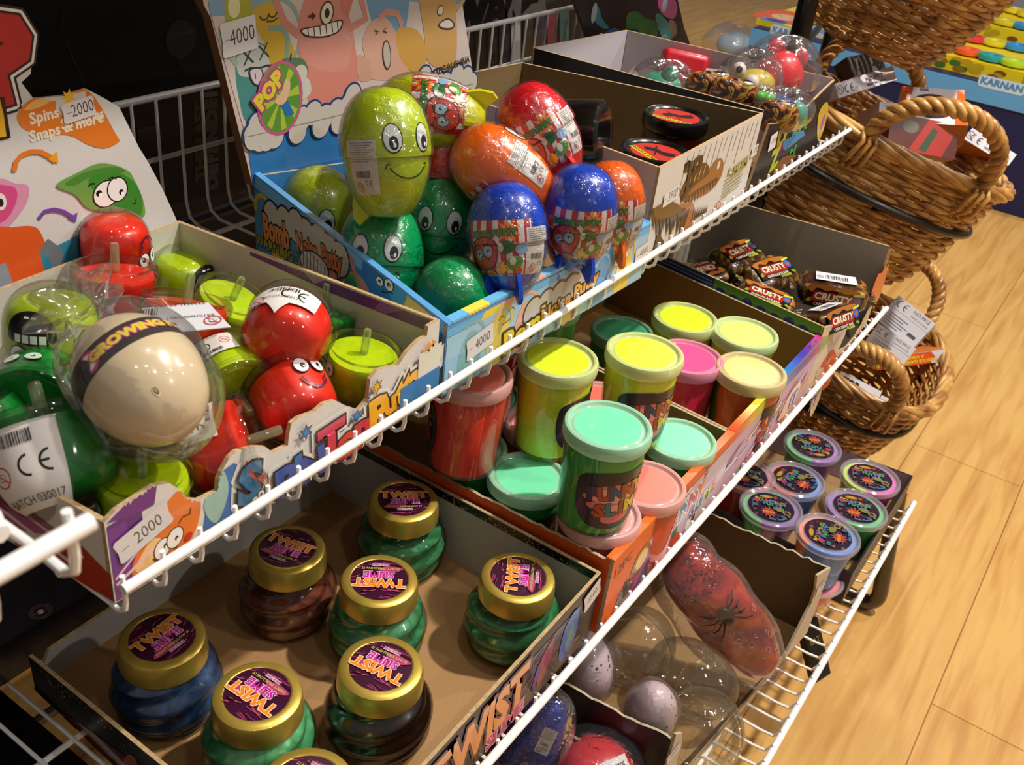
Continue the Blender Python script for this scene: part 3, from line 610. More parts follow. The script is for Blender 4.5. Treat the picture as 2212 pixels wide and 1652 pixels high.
panel('header_board', qq(1295, 165, 1500, 120, 1478, 60, 1455, -40, 1225, -40, 1262, 60), ph.o, ph.u, (0, 0, 1), .005, BLACKC, card('#4b3a28'), card('#4b3a28'), mut)
d = Dec(); d.blob(qq(1285, 120, 1300, 80, 1325, 60, 1345, 75, 1352, 120, 1340, 150, 1320, 165, 1300, 150), '#1f5a86').blob(qq(1283, 108, 1287, 78, 1305, 78, 1320, 100, 1318, 130, 1295, 130), '#3f9d88').ell(*q(1295, 98), .012, .017, '#c2cdd0', .2).ell(*q(1297, 95), .005, .008, '#17181f', .2)
d.blob(qq(1280, 20, 1292, 15, 1300, 40, 1315, 60, 1300, 60, 1284, 45), '#2a6d78').ell(*q(1283, 28), .007, .013, '#8c9a9c').blob(qq(1330, 110, 1345, 105, 1348, 140, 1338, 165, 1325, 150), '#6b5a48')
d.blob(qq(1420, 0, 1440, -20, 1462, 10, 1455, 40, 1430, 30), '#c4559a').ell(*q(1436, 8), .008, .013, '#a9c4d8', .2).blob(qq(1415, 40, 1425, 30, 1455, 65, 1450, 85, 1430, 80), '#2f7f80').blob(qq(1445, 45, 1458, 48, 1462, 70, 1452, 78), '#8c7260')
d.blob(qq(1355, 30, 1375, 25, 1395, 40, 1420, 50, 1415, 90, 1395, 85, 1375, 65, 1352, 60), '#1f5a26').text('AH-CHOO', *q(1375, 107), .011, '#b8bcb4', rot=.12, bold=.0, xs=.8).text('SORO', *q(1428, 85), .010, '#b8bcb4', rot=.12, bold=.0, xs=.8)
art(mut, ph.out(), d, name='header_artwork', maxlen=.03)

# ================================================================= middle shelf cartons
hb = .6362
TW_IN = card('#b9b6b0', .5, .03)
kr = card('#a87f50', .6, .08)
tb = [(0, .0), (.0, .035), (.30, .031), (.318, .025), (.325, .010), (.316, .001), (.30, 0)]
twi, TP, to = carton('dark carton with black galaxy printed front holding gold lidded slime jars', (.250, .24, .575), (.588, .24, .562), (.588, .540, .562), (.262, .540, .598), hb, card('#1d1418', .35, .1), TW_IN, kr, matL=(card('#140e10', .35, .1), card('#1c1410', .5, .1)), back=[(0, .07), (.12, .036), (.31, .031), (.326, .004)], matF=(card('#241a20', .3, .1), kr))
pf = TP['F']; q = pf.q; d = Dec(); W = pf.len
rr = random.Random(5)
def qq(*l): return [q(l[i], l[i + 1]) for i in range(0, len(l), 2)]
d.poly([(W * .5, .004), (W - .03, .004), (W - .03, .06), (W * .5, .055)], '#3a2a33')
for i in range(26): a = rr.uniform(.18, W - .04); b = rr.uniform(.01, .06); d.line([(a, b), (a + .02, b + rr.uniform(0, .015))], .0015, rr.choice(['#7a2a50', '#5a3a6a', '#8a4030', '#4a2440', '#9a5a4a']))
d.blob([(W - .045, .01), (W - .03, .03), (W - .035, .06), (W - .052, .052), (W - .055, .02)], '#2f5fae').blob([(W - .045, .02), (W - .035, .035), (W - .042, .05)], '#4a8a6a').blob([(W - .085, .012), (W - .07, .03), (W - .07, .056), (W - .088, .04)], '#9a2450').blob([(W - .095, .012), (W - .085, .03), (W - .09, .04)], '#4a3290')
d.text('TWIST', W - .165, .034, .038, '#f0a05c', rot=.05, bold=.05, ol='#5a2a2a', olw=.07, xs=.75).text('SLIME', W - .13, .009, .014, '#d8387a', rot=.05, bold=.04, ol='#e8c8d0', olw=.05)
art(to['F'], pf.out(), d, maxlen=.03)
sticker(twi, pf.out(), W - .012, .058, '3500', .026, .022, th=.007, rot=.3, tx=.0)
d = Dec(); p = TP['R']; d.poly([(.003, .0735), (.003, .0655), (p.len - .003, .0655), (p.len - .003, .0735)], '#0d0b0d')
for i in range(120): a = rr.gauss(.13, .07); a = min(max(a, .01), .29); d.ell(a, rr.uniform(.0662, .073), .0006, .0006, rr.choice(['#e0a060', '#f0c080', '#c07040']), n=5)
art(to['R'], p.inn(), d)
d = Dec(); p = TP['L']; w = p.len
d.blob([(w - .26, .0), (w - .2, .02), (w - .12, .03), (w - .05, .02), (w - .05, 0)], '#5c2410')
for i in range(5): d.blob([(w - .19 + i * .03, .003), (w - .18 + i * .03, .028), (w - .17 + i * .03, .03), (w - .168 + i * .03, .006)], '#b06040')
for i in range(90): a = rr.uniform(w - .28, w - .02); d.ell(a, .036 + (a / w) * .024 - rr.random() ** 2 * .014, .0007, .0007, rr.choice(['#e0a060', '#f0d080', '#90b060', '#c04040', '#f0f0c0']), n=5)
art(to['L'], p.out(), d, kind='foil')

# ---- orange funny slime carton
OR_IN = card('#7c6b3c', .6, .1)
torn = card('#b5a98c', .8, .4)
bl = at(820, 962, .553); fr_ = (.842, .234)
def extend(a, b, L_): v = Vector((b[0] - a[0], b[1] - a[1], 0)).normalized() * L_; return (a[0] + v.x, a[1] + v.y)
fl_ = (.595, .234); b1 = extend(fl_, bl, .33); br_p = at(1400, 852, .553); b2 = extend(fr_, br_p, .33)
org, OP, oo = carton('orange open carton of slime tubs with torn side edge', (*fl_, .552), (*fr_, .550), (*b2, .553), (*b1, .553), hb, card('#e5641a', .4, .04), OR_IN, KRAFTD, me=torn, left=ragged(.0, .33, .083, .0012, 60, 4), matL=(card('#d8541a', .5, .1), OR_IN), matR=(card('#b0683a'), card('#8a7a44', .6, .1)))
pf = OP['F']; q = pf.q; d = Dec(); W = pf.len
def qq(*l): return [q(l[i], l[i + 1]) for i in range(0, len(l), 2)]
d.poly([(.035, .0), (W, 0), (W, .075), (.11, .072), (.06, .055)], '#cdb6c6').poly([(.03, 0), (.06, 0), (.1, .05), (.07, .05)], '#b04a86')
d.text('12PC', .022, .066, .011, '#4a1c10', rot=.1, bold=-.01)
d.blob([(.045, .03), (.05, .055), (.07, .06), (.08, .045), (.07, .03)], '#8a4a1c').ell(.063, .045, .011, .011, '#e6c84a').ell(.067, .043, .006, .007, '#e6b08a').blob([(.06, .0), (.075, .03), (.1, .04), (.12, .03), (.11, 0)], '#3d3f80').blob([(.02, 0), (.03, .03), (.045, .028), (.05, 0)], '#8a8a98')
d.ell(.038, .03, .005, .008, '#2c2a2a').ell(.045, .02, .01, .006, '#3a3a44').blob([(.12, .0), (.13, .025), (.15, .02), (.15, 0)], '#c8372a').ell(.135, .03, .006, .007, '#2a6b3a').ell(.175, .02, .012, .012, '#f2f2f2').ell(.18, .02, .005, .007, '#1c1c1c')
for s, a, b, hh, c in (('F', .112, .05, .026, '#2d2a50'), ('U', .13, .05, .024, '#a8323a'), ('N', .148, .051, .022, '#3b8ec0'), ('N', .165, .052, .021, '#c33a6a'), ('Y', .182, .053, .021, '#d8702a'), ('S', .172, .032, .015, '#7a3a8a'), ('L', .184, .033, .015, '#3a8a4a'), ('I', .193, .034, .014, '#3060a0'), ('M', .205, .035, .014, '#b8c83a'), ('E', .22, .036, .014, '#c84a3a')):
    d.text(s, a, b, hh, c, rot=.08, bold=.06, ol='#efe6ea', olw=.05)
art(oo['F'], pf.out(), d, maxlen=.02); sticker(org, pf.out(), *q(1482, 1070), '3500', .017, .013, th=.006, rot=.2, tx=0)
# ---- rainbow slime carton
br_p = at(1470, 592, .548); fr2 = (1.107, .236); b3 = extend(fr2, br_p, .31)
rb, RP, ro = carton('rainbow edged open carton of neon slime tubs with brown inside', (.846, .236, .552), (*fr2, .548), (*b3, .548), (b2[0] + .004, b2[1], .553), hb, card('#c7a7bb', .45, .05), card('#8f6c36', .6, .1), card('#b08a50'))
pf = RP['F']; q = pf.q; d = Dec(); W = pf.len
stops = ['#e3502a', '#ea7a24', '#eec22a', '#c8d23a', '#4db45a', '#2aa0a0', '#2a7fd0', '#2f4fc0', '#4a36b0', '#8a2f9a', '#d0308a']
for i in range(44):
    a = W * i / 44; t = i / 43 * (len(stops) - 1); k = min(int(t), len(stops) - 2); c0 = [int(stops[k][j:j+2], 16) for j in (1, 3, 5)]; c1 = [int(stops[k+1][j:j+2], 16) for j in (1, 3, 5)]
    c = '#%02x%02x%02x' % tuple(int(x + (y - x) * (t - k)) for x, y in zip(c0, c1)); d.rect(a, .07, a + W / 44, .0835, c)
for i in range(30): a = rr.uniform(.0, W - .03); b = rr.uniform(.005, .05); d.line([(a, b), (a + .03, b + rr.uniform(.0, .02))], .004, rr.choice(['#e8d23a', '#e0602a', '#4db45a', '#8a4ab0', '#d84a8a', '#e8e0ea', '#3c4a50', '#d8c0d0']))
d.blob([(.16, .02), (.18, .045), (.21, .05), (.22, .03), (.19, .015)], '#e8c8b0').text('IT', .2, .03, .02, '#3a4a9a', bold=.05)
art(ro['F'], pf.out(), d, maxlen=.02)
# ---- crusty chocolate bar carton
pk = Plane((1.112, .238), (1.378, .240), H - hb); q = pk.q
cu = [q(u, v) for u, v in [(1768, 722), (1800, 702), (1832, 682), (1826, 722), (1808, 762), (1835, 745), (1862, 705), (1885, 660), (1902, 615), (1912, 575), (1926, 538)]]
blc = at(1440, 585, .536); 
cr, CP, co_ = carton('grey lined open carton of chocolate bar packets with mushroom printed front', (1.112, .238, .536), (1.378, .240, .514), (1.352, .52, .514), (*extend((1.1125, .238), (br_p.x + .0055, br_p.y), .285), .536), hb, card('#d8c2a8', .4, .05), card('#9a9282', .6, .06), card('#3a2c20'), front=cu, matL=(card('#5f9a3c', .4, .1), card('#23180f', .4, .1)))
p = CP['L']; d = Dec(); w = p.len
d.poly([(0, .07), (w, .07), (w, .0995), (0, .0995)], '#5e9c3e').poly([(.0, .072), (w * .45, .072), (w * .45, .0995), (0, .0995)], '#1f3c86')
for i in range(9): a = w * .42 + i * .02; d.ell(a, .088 - (i % 3) * .002, .007, .006, '#1f3c86')
for i in range(3): d.line([(.01, .096 - i * .005), (w * .44, .095 - i * .005)], .001, '#9ab4c8')
art(co_['L'], p.out(), d); d = Dec()
def qq(*l): return [q(l[i], l[i + 1]) for i in range(0, len(l), 2)]
d.blob(qq(1770, 800, 1785, 770, 1800, 755, 1806, 780, 1790, 830, 1770, 840), '#d4522a').ell(*q(1790, 780), .004, .005, '#e8dcc8').blob(qq(1755, 850, 1765, 800, 1780, 800, 1770, 860, 1750, 900), '#d8c0a4').blob(qq(1800, 720, 1825, 700, 1822, 720, 1800, 745), '#c9a98c').blob(qq(1740, 740, 1790, 725, 1800, 720, 1775, 760, 1750, 780), '#7aa04a').text('TY', *q(1755, 870), .02, '#33509a', bold=.04).blob(qq(1880, 640, 1910, 560, 1924, 545, 1915, 590, 1895, 650), '#d8602a').blob(qq(1905, 560, 1924, 540, 1920, 570), '#e8d03a')
art(co_['F'], pk.out(), d, maxlen=.03, clip=lambda a, b: b < .09)

# ================================================================= lowest shelf cartons
hb = .9125
BRI = card('#665031', .7, .12)
eFR = at(1795, 1226, .80); bre = at(1500, 1092, .80); eR = (eFR.x, eFR.y)
ple = Plane((.678, .165), eR, H - hb); q = ple.q
cu = [q(u, v) for u, v in [(1440, 1620), (1452, 1596), (1474, 1583), (1472, 1612), (1462, 1640), (1462, 1670), (1510, 1664), (1560, 1598), (1600, 1540), (1640, 1488), (1665, 1462), (1700, 1408), (1728, 1352), (1752, 1305), (1762, 1275), (1766, 1243), (1795, 1226)]]
rp = Plane(eR, (bre.x, bre.y), H - hb)
lp = Plane((.662, .33), (.678, .165), H - hb)
egg, EP, eo = carton('open brown carton with black torn side and low cut front holding speckled eggs', (.678, .165, .80), (*eR, .80), (bre.x, bre.y, .80), (.662, .33, .80), hb, card('#c8b49a', .5, .06), BRI, KRAFT, front=cu, right=ragged(0, rp.len, .1125, .0022, 26, 9), left=ragged(0, lp.len, .112, .003, 18, 2, .108), me=torn, matL=(card('#15101a', .3, .1), BRI))
d = Dec(); w = EP['L'].len; d.blob([(w - .05, .01), (w - .03, .05), (w - .01, .055), (w - .004, .01)], '#8a5a24').blob([(w - .12, 0), (w - .07, .02), (w - .05, .05), (w - .03, 0)], '#2a1430'); art(eo['L'], EP['L'].out(), d)
sticker(egg, ple.out(), *q(1453, 1625), '7000', .024, .014, th=.007, rot=.12, tx=0); sticker(egg, ple.out(), *q(1772, 1266), '7000', .024, .014, th=.007, rot=.2, tx=.004)
d = Dec()
def qq(*l): return [q(l[i], l[i + 1]) for i in range(0, len(l), 2)]
d.blob(qq(1600, 1560, 1650, 1490, 1660, 1500, 1625, 1550), '#e0a032').blob(qq(1650, 1490, 1660, 1470, 1668, 1480, 1660, 1505), '#5a3a8a'); art(eo['F'], ple.out(), d)
# ---- bouncing putty tray
PT, PP, po = carton('shallow dark edged tray of two coloured putty pots with lavender lining', (1.118, .110, .858), (1.404, .108, .858), (1.404 - .012, .345, .862), (1.125, .35, .862), hb, card('#2a1b22', .4, .1), card('#b4a4b8', .5, .03), KRAFT, me=BLACKC, matF=(card('#3a261c', .4, .1), card('#3a2a22')))
# ---- plain brown carton at the very front
pb, BP_, bo_ = carton('plain brown carton on lowest shelf, beside the torn black side, with red ball', (.40, .155, .835), (.655, .160, .838), (.640, .33, .838), (.39, .33, .835), hb, card('#9a8360', .6, .1), card('#7b6749', .7, .1), KRAFTD)

# ---- folded top edges
def trim(par, p, h0, h1, cols, z0, w=.0075, t=.0022):
    V = []; F = []; C = []; n = len(cols)
    for i in range(n + 1):
        a = p.len * i / n; z = (h0 + (h1 - h0) * i / n); q = p.o + p.u * a + UPV * z
        V += [q + p.n * .0006, q + p.n * .0006 + UPV * t, q - p.n * w + UPV * t, q - p.n * w]
    for i in range(n):
        for k in range(4): F.append((4 * i + k, 4 * i + (k + 1) % 4, 4 * i + 4 + (k + 1) % 4, 4 * i + 4 + k)); C.append(lin(cols[i]))
    F += [(0, 3, 2, 1), (4 * n, 4 * n + 1, 4 * n + 2, 4 * n + 3)]; C += [lin(cols[0]), lin(cols[-1])]
    return mk('folded_edge', V, F, ink('gloss'), par, True, smooth=False, cols=C)
UPV = Vector((0, 0, 1))
def mixc(stops, n):
    o = []
    for i in range(n):
        t = i / (n - 1) * (len(stops) - 1); k = min(int(t), len(stops) - 2); c0 = [int(stops[k][j:j+2], 16) for j in (1, 3, 5)]; c1 = [int(stops[k+1][j:j+2], 16) for j in (1, 3, 5)]
        o.append('#%02x%02x%02x' % tuple(int(x + (y - x) * (t - k)) for x, y in zip(c0, c1)))
    return o
trim(rb, RP['F'], .0840, .0880, mixc(stops, 60), 0)
trim(org, OP['F'], .0840, .0860, ['#ee6a20'] * 2, 0)
trim(bomb, BP['F'], .0600, .0550, ['#6cb8ea', '#f0dc50', '#6cb8ea', '#6cb8ea', '#e8b0a0', '#6cb8ea', '#4aa4e4', '#6cb8ea', '#f0b0a8', '#6cb8ea', '#6cb8ea', '#6cb8ea'], 0)
trim(bomb, BP['L'], .0852, .0602, ['#5a9fd6'] * 2, 0, .005)
trim(bomb, BP['R'], .0552, .0552, ['#5a9fd6'] * 2, 0, .005)
# ================================================================= spinning top putties
FILM = film('clear_shell', .05, (.93, .95, .93)); WRAP = film('shrink_wrap', .07, (.985, .985, .985), 1.0, 95, .1); BAG = film('crinkled_bag', .05, (.97, .96, .96), 1.0, 45, .1, milk=.05, milkcol='#e8dce4')
STEM = film('stem_plastic', .12, (.86, .92, .78), milk=.15, milkcol='#d8e8b0')
UP = Vector((0, 0, 1))
TOPP = smooth_prof([(0, 0), (.010, .0012), (.0185, .0065), (.0238, .015), (.0255, .026), (.0258, .038)], 5) + [(.0272, .0385), (.0275, .0405), (.0275, .0435), (.0262, .0455), (.0235, .0458), (.0228, .0432), (0, .0430)]
PUTP = smooth_prof([(0, .0075), (.012, .008), (.0195, .0105), (.0232, .0165), (.0245, .026), (.0248, .036)], 5) + [(.0238, .0398), (0, .0405)]
PCOL = {'lime': '#bcd400', 'red': '#f0290f', 'green': '#0a8a2c'}
def face_dec(kind):
    d = Dec()
    if kind == 'mouth':
        d.blob([(-.011, .0), (-.009, .009), (0, .012), (.009, .009), (.011, 0), (.004, -.002), (-.004, -.002)], '#0c0c0c')
        for i in range(4): d.rect(-.007 + i * .0037, -.0014, -.0041 + i * .0037, .0022, '#eef0e4')
        d.rect(-.003, .009, -.0005, .0098, '#e8e8e0').rect(.0005, .009, .003, .0098, '#e8e8e0')
        d.eye(-.0055, -.008, .0042, .0046, .0003, 0, pr=.28).eye(.0048, -.008, .0046, .005, -.0003, 0, pr=.28)
    elif kind == 'smile':
        d.eye(-.0055, .006, .0045, .005, .0008, -.0005, pr=.4, iris='#1c2030').eye(.006, .006, .0045, .005, .0008, -.0005, pr=.4, iris='#1c2030')
        d.arc(0, -.002, .008, 200, 345, .0012, '#4a1036').line([(-.009, -.002), (-.0075, -.006)], .0012, '#4a1036').line([(.0085, -.001), (.006, -.005)], .0012, '#4a1036')
    elif kind == 'eyes':
        d.eye(-.0055, .002, .0042, .0035, 0, 0, pr=.3, white='#b8d2bc').eye(.0055, .002, .0042, .0035, 0, 0, pr=.3, white='#b8d2bc').arc(0, 0, .009, 215, 325, .0009, '#16251a')
    return d
def label_dec(w=.03, h=.018, v=False):
    d = Dec(); c = '#e2dcd8'
    d.poly([(-w/2, -h/2), (w/2, -h/2), (w/2, h/2), (-w/2, h/2)] if not v else [(-w/2, h/2), (-w/2, -h*.1), (-w*.15, -h*.2), (0, -h/2), (w*.15, -h*.2), (w/2, -h*.1), (w/2, h/2)], c)
    c_ = min(h * .36, w * .24); d.ce(w * .20, -h * .0 + (h * .18 if v else 0), c_).no03(-w * .30, -h * .05, c_ * .5).barcode(w * .02 - w*.2, h * .26, w * .4, h * .16).text('BATCH 030017', 0, -h * .38 if not v else h * .0, h * .09, '#3a3838', bold=0)
    return d
def make_top(color, face, label, stem=True):
    def b(M, lab, grp):
        o = thing('spinning_top_putty', lab, 'putty toy', M, grp)
        MB().lathe(PUTP, 36).out('putty', plastic(PCOL[color], .38, .5, sss=.0, vary=.12), o)
        MB().lathe(TOPP, 40).out('clear_shell', FILM, o)
        if stem: MB().lathe([(0, .0415), (.0028, .0415), (.0028, .0585), (.0022, .060), (0, .060)], 16).out('stem', STEM, o)
        if face:
            d = face_dec(face); k = 1.0
            if face == 'mouth': d.shift(0, -.003, 1.25, math.pi)
            d.build('face_print', o, round_map(TOPP[:26], -90, .027), maxlen=.0018, eps=.00002, base=.0004)
        if label: label_dec(*label).build('safety_label', o, round_map(TOPP[:26], 90, .022), maxlen=.0018, eps=.00002, kind='paper', base=.0005)
        return o
    return b
def tops(u, v, hd, color, axis, front, lab, face='smile', label=None, mode='h', s=1., off=.024, grp='spinning top putties in the purple trimmed carton'):
    c = at(u, v, hd) if mode == 'h' else atd(u, v, hd); ax = Vector(axis).normalized()
    M = frame(c - ax * off * s, ax, front, s)
    return place(('top', color, face, label), make_top(color, face, label), M, lab, grp)
tops(309, 1022, .3575, 'lime', UP + RX * .05, cv(-.75, 0, .5), 'lime putty top, stem straight up, at the front corner by the 2000 sticker', 'eyes', off=.043)
tops(787, 757, .3570, 'lime', UP + RX * .12, cv(-.9, 0, .5), 'lime putty top, stem up, beside the right wall above the word Putty', 'smile', off=.043)
tops(505, 640, .352, 'lime', UP + RX * .45, cv(-.6, 0, .6), 'lime putty top tilted right with an angled stem, behind the white barcode tag', None, off=.043)
tops(617, 724, .336, 'red', cv(.05, .45, -.85), cv(0, -1, -.35), 'red putty top with heart shaped front and label on its crown', None, (.046, .026, True), s=1.12)
tops(640, 872, .372, 'red', cv(-.5, .72, -.4), cv(.75, .0, .65), 'red putty top with a smirking face turned right, below the heart shaped one', 'smile', (.034, .024), s=1.08)
tops(485, 808, .363, 'lime', cv(.55, -.62, .5), cv(.1, -.6, -.7), 'lime putty top lying with its stem towards the front, right of the beige egg', None, (.03, .016), s=1.1)
tops(470, 975, .372, 'red', cv(.85, .30, -.12), cv(.2, -.8, -.6), 'red putty top lying on its side behind the large letter S', 'smile', (.034, .018), s=1.12)
tops(249, 520, .74, 'red', -UP + RX * .02, cv(.95, 0, .2), 'red putty top standing dome up against the header card', 'smile', (.03, .03), 'd', s=1.0)
tops(112, 700, .385 - .055, 'lime', -UP - FW * .15, cv(0, 0, 1), 'lime putty top with wide open black mouth, left of the crumpled bag neck', 'mouth', s=1.12)
tops(392, 600, .80, 'lime', -UP - FW * .1, cv(.85, .1, .5), 'lime putty top with clear grey dome and black mouth facing right, behind the pile', 'mouth', None, 'd', s=1.12)
tops(250, 640, .345, 'red', UP + FW * .2, cv(-.5, 0, 1), 'orange red putty top seen through its clear rim, below the one standing dome up', None, None, s=1.05)
tops(395, 715, .352, 'red', cv(.2, .9, .2), cv(0, -1, .2), 'red putty top lying half hidden under the white barcode tag', None, None, s=1.1)
tops(88, 850, .352, 'green', cv(.12, -.5, .85), cv(-.1, .9, .3), 'dark green putty top with its stem pointing at the viewer, left of the beige egg', 'eyes', None, s=1.12)
tops(120, 1000, .352, 'green', cv(-.25, .75, -.1), cv(.05, .05, -1), 'large dark green putty top with barcode label, at the front left wall', None, (.034, .034), s=1.3)
tops(-22, 670, .75, 'green', cv(-.3, .8, .3), cv(.5, 0, .8), 'dark green putty top cut off at the left edge, beside the open black mouth', 'smile', None, 'd', s=1.15)
tops(-28, 950, .365, 'green', cv(-.4, .8, .3), cv(-.9, 0, .2), 'dark green putty top at the left edge of the photo, below the other one there', None, None, s=1.12)
tops(322, 905, .352, 'lime', cv(.2, -.9, .2), cv(0, 0, -1), 'lime putty top mostly hidden beneath the beige egg', None, None, s=1.02)
tops(705, 705, .378, 'green', UP, cv(0, 0, 1), 'green putty top with thin clear stem, behind the heart shaped red one', None, None)
tops(170, 800, .382, 'lime', cv(.8, .3, .2), cv(0, 1, .1), 'lime putty top down in the pile behind the beige egg', None, None)
# swing tag with barcode
o = thing('barcode_tag', 'white swing tag with barcode and safety signs on the putty pile', 'tag', at(402, 688, .318)); Mt = at(402, 688, .318)
ux = (at(500, 708, .318) - at(335, 722, .318)).normalized(); ux2 = (at(322, 668, .318) - at(302, 660, .318))
A, B, C, Dd = at(306, 665, .322), at(450, 652, .318), at(499, 706, .318), at(335, 722, .322)
u_ = (C - Dd).normalized(); n_ = u_.cross((A - Dd).normalized()).normalized(); w_ = n_.cross(u_)
def tq(p): return ((p - Dd).dot(u_), (p - Dd).dot(w_))
panel('card', [tq(Dd), tq(C), tq(B), tq(A)], Dd, u_, w_, .0006, card('#dcdce2', .4, .02), WHITEB, WHITEB, o)
cx, cy = [(tq(A)[i] + tq(C)[i]) / 2 for i in (0, 1)]; d = Dec(); d.barcode(.018, -.012, .026, .0075).text('7320341 321054', 0.006, -.0022 - .012, .0028, '#333', bold=0).text('BATCH#00T0017', .0, .000, .0024, '#333', bold=0).ce(.014, .0085, .007).no03(-.012, .006, .0045).shift(0, 0, -1).shift(cx + .003, cy, 1.15, -.03, None)
d.it = [([(2 * cx - a if 0 else a, b) for a, b in V], F, c) for V, F, c in d.it]
d.build('print', o, lambda a, b, h: Dd + u_ * a + w_ * b + n_ * h, kind='paper', world=True)
MB().tube([at(306, 665, .320) + n_ * .001, at(315, 645, .312), at(350, 646, .309), at(395, 690, .317)], .0003, 5).out('thread', plastic('#dcdccc', .4, .3), o, True)

# growing dinosaur egg in a clear pouch
c = atd(303, 818, .54); ax = cv(.62, -.60, .25).normalized(); EG = smooth_prof([(0, -.040), (.012, -.038), (.024, -.028), (.0315, -.012), (.033, .002), (.0295, .018), (.020, .031), (.009, .0375), (0, .039)], 6)
M = frame(c, -ax, cv(-.1, .3, 1)); o = thing('growing_egg', 'large beige plastic egg with black lettered band, on top of the putty pile', 'toy egg', M)
MB().lathe(EG, 56).out('egg_shell', plastic('#d9c59c', .25, .6), o)
d = Dec(); d.rect(-.105, -.0075, .105, .0075, '#1a0f12')
for i in range(14): d.line([(-.06 + i * .004, -.006 + (i * 5 % 7) * .0012), (-.058 + i * .004, -.002 + (i * 3 % 5) * .001)], .0012, '#4a1a10')
d.ell(-.036, -.001, .0022, .0045, '#9a5426').ell(-.033, .001, .0015, .003, '#c07a3a')
d.blob([(-.004, -.006), (.002, -.0055), (.0065, 0), (.002, .0055), (-.004, .006), (-.001, 0)], '#c8287a').blob([(-.003, -.0045), (.001, -.004), (.0045, 0), (.001, .004), (-.003, .0045), (0, 0)], '#efe4e4')
d.text('GROWING PET', .032, .0, .0052, '#c02a78', bold=.14, xs=1.25).text('GROWING PET', .032, .0, .0052, '#e0d02a', bold=.06, xs=1.25)
d.build('printed_band', o, round_map(EG, -105, .008), maxlen=.0018, eps=.00002)
Dec().ell(0, 0, .0021, .0024, '#f0e2c0').ell(.0002, .0003, .0017, .0019, '#6b5a40').ell(.0004, .0006, .0012, .0012, '#a8946c').build('air_hole', o, round_map(EG, -78, -.026), maxlen=.001, eps=.00002)
P = smooth_prof([(0, -.050), (.017, -.047), (.034, -.030), (.038, -.006), (.0375, .012), (.029, .034), (.016, .045), (.014, .051), (.020, .058), (.026, .064), (.022, .066)], 5)
MB().lathe(P, 48, lambda r, z, a: r * (1 + .04 * math.sin(3 * a + z * 90) + (.22 * math.sin(7 * a + 40 * z) if z > .04 else 0))).out('clear_pouch', film('pouch', .045, (.97, .96, .98), .55, 30, .08, milk=.03), o)

# ================================================================= noise putty eggs
EGP = smooth_prof([(.0, 0), (.011, .0008), (.0165, .005), (.0225, .015), (.0265, .027), (.0275, .0385)], 5) + smooth_prof([(.0290, .0390), (.0293, .0425), (.0288, .052), (.0262, .063), (.0205, .0735), (.011, .0805), (0, .0825)], 5)
WRP = [(r * 1.035 + .0004, z * 1.02 - .0006) for r, z in EGP]
ECOL = {'lime': '#b4c714', 'green': '#06a05c', 'blue': '#1244c0', 'red': '#dc1424', 'orange': '#f06a10', 'yellow': '#c8c418', 'darkred': '#c01828'}
def sticker_art():
    d = Dec(); d.rect(-.024, -.018, .024, .018, '#e8e0dc')
    for i in range(6): d.rect(-.024 + i * .0085, -.018, -.0198 + i * .0085, .018, '#c8242e')
    d.star(.008, .011, .009, .004, 9, '#e8902a').star(.008, .011, .005, .002, 8, '#c8441c').text('NOISE PUTTY', -.003, .0095, .0036, '#2f8a3a', rot=.05, bold=.08, ol='#1c3a1c', olw=.06)
    d.blob([(-.022, -.006), (-.019, .004), (-.010, .008), (-.001, .005), (.0, -.004), (-.004, -.012), (-.014, -.0145), (-.02, -.012)], '#6a1610').blob([(-.021, -.006), (-.018, .003), (-.010, .007), (-.002, .004), (-.001, -.004), (-.005, -.011), (-.014, -.0135), (-.019, -.011)], '#cf3a18')
    d.eye(-.0155, -.004, .0032, .0036, .0002, 0, pr=.3, white='#a8c4d8').eye(-.0075, -.0015, .0036, .004, .0002, 0, pr=.3, white='#a8c4d8').line([(-.018, .0025), (-.013, .001)], .0008, '#4a0c08').line([(-.006, .004), (-.011, .002)], .0008, '#4a0c08').arc(-.011, -.0085, .004, 10, 150, .0007, '#4a0c08')
    d.blob([(.001, .001), (.004, .005), (.010, .004), (.012, .0), (.008, -.003), (.003, -.003)], '#1c6a30').ell(.002, .001, .002, .003, '#dcd8d0').ell(.0165, -.001, .0045, .0035, '#8fb4d4').blob([(.006, -.008), (.011, -.005), (.017, -.007), (.016, -.012), (.010, -.014), (.006, -.012)], '#5a9a34').ell(.010, -.008, .0022, .0028, '#eee8d8').star(.002, -.0125, .005, .0028, 7, '#e0a62a').blob([(-.012, -.0165), (-.006, -.014), (-.002, -.0175)], '#d88a30').ell(.014, -.0145, .003, .002, '#d84a1c')
    d.text("DO NOT SWALLOW, MADE", -.002, -.0168, .0016, '#333', bold=0); return d
def white_label(w=.022, h=.034):
    d = Dec(); d.rect(-w/2, -h/2, w/2, h/2, '#d8d2cc')
    for i in range(9): d.rect(-w*.42, h*.44 - i * h*.042, w*(.42 - .1 * (i * 7 % 3)), h*.455 - i * h*.042, '#8a8682')
    d.barcode(-w*.3, -h*.18, w*.55, h*.12).ce(w*.18, -h*.28, h*.09).no03(-w*.2, -h*.36, h*.085); return d
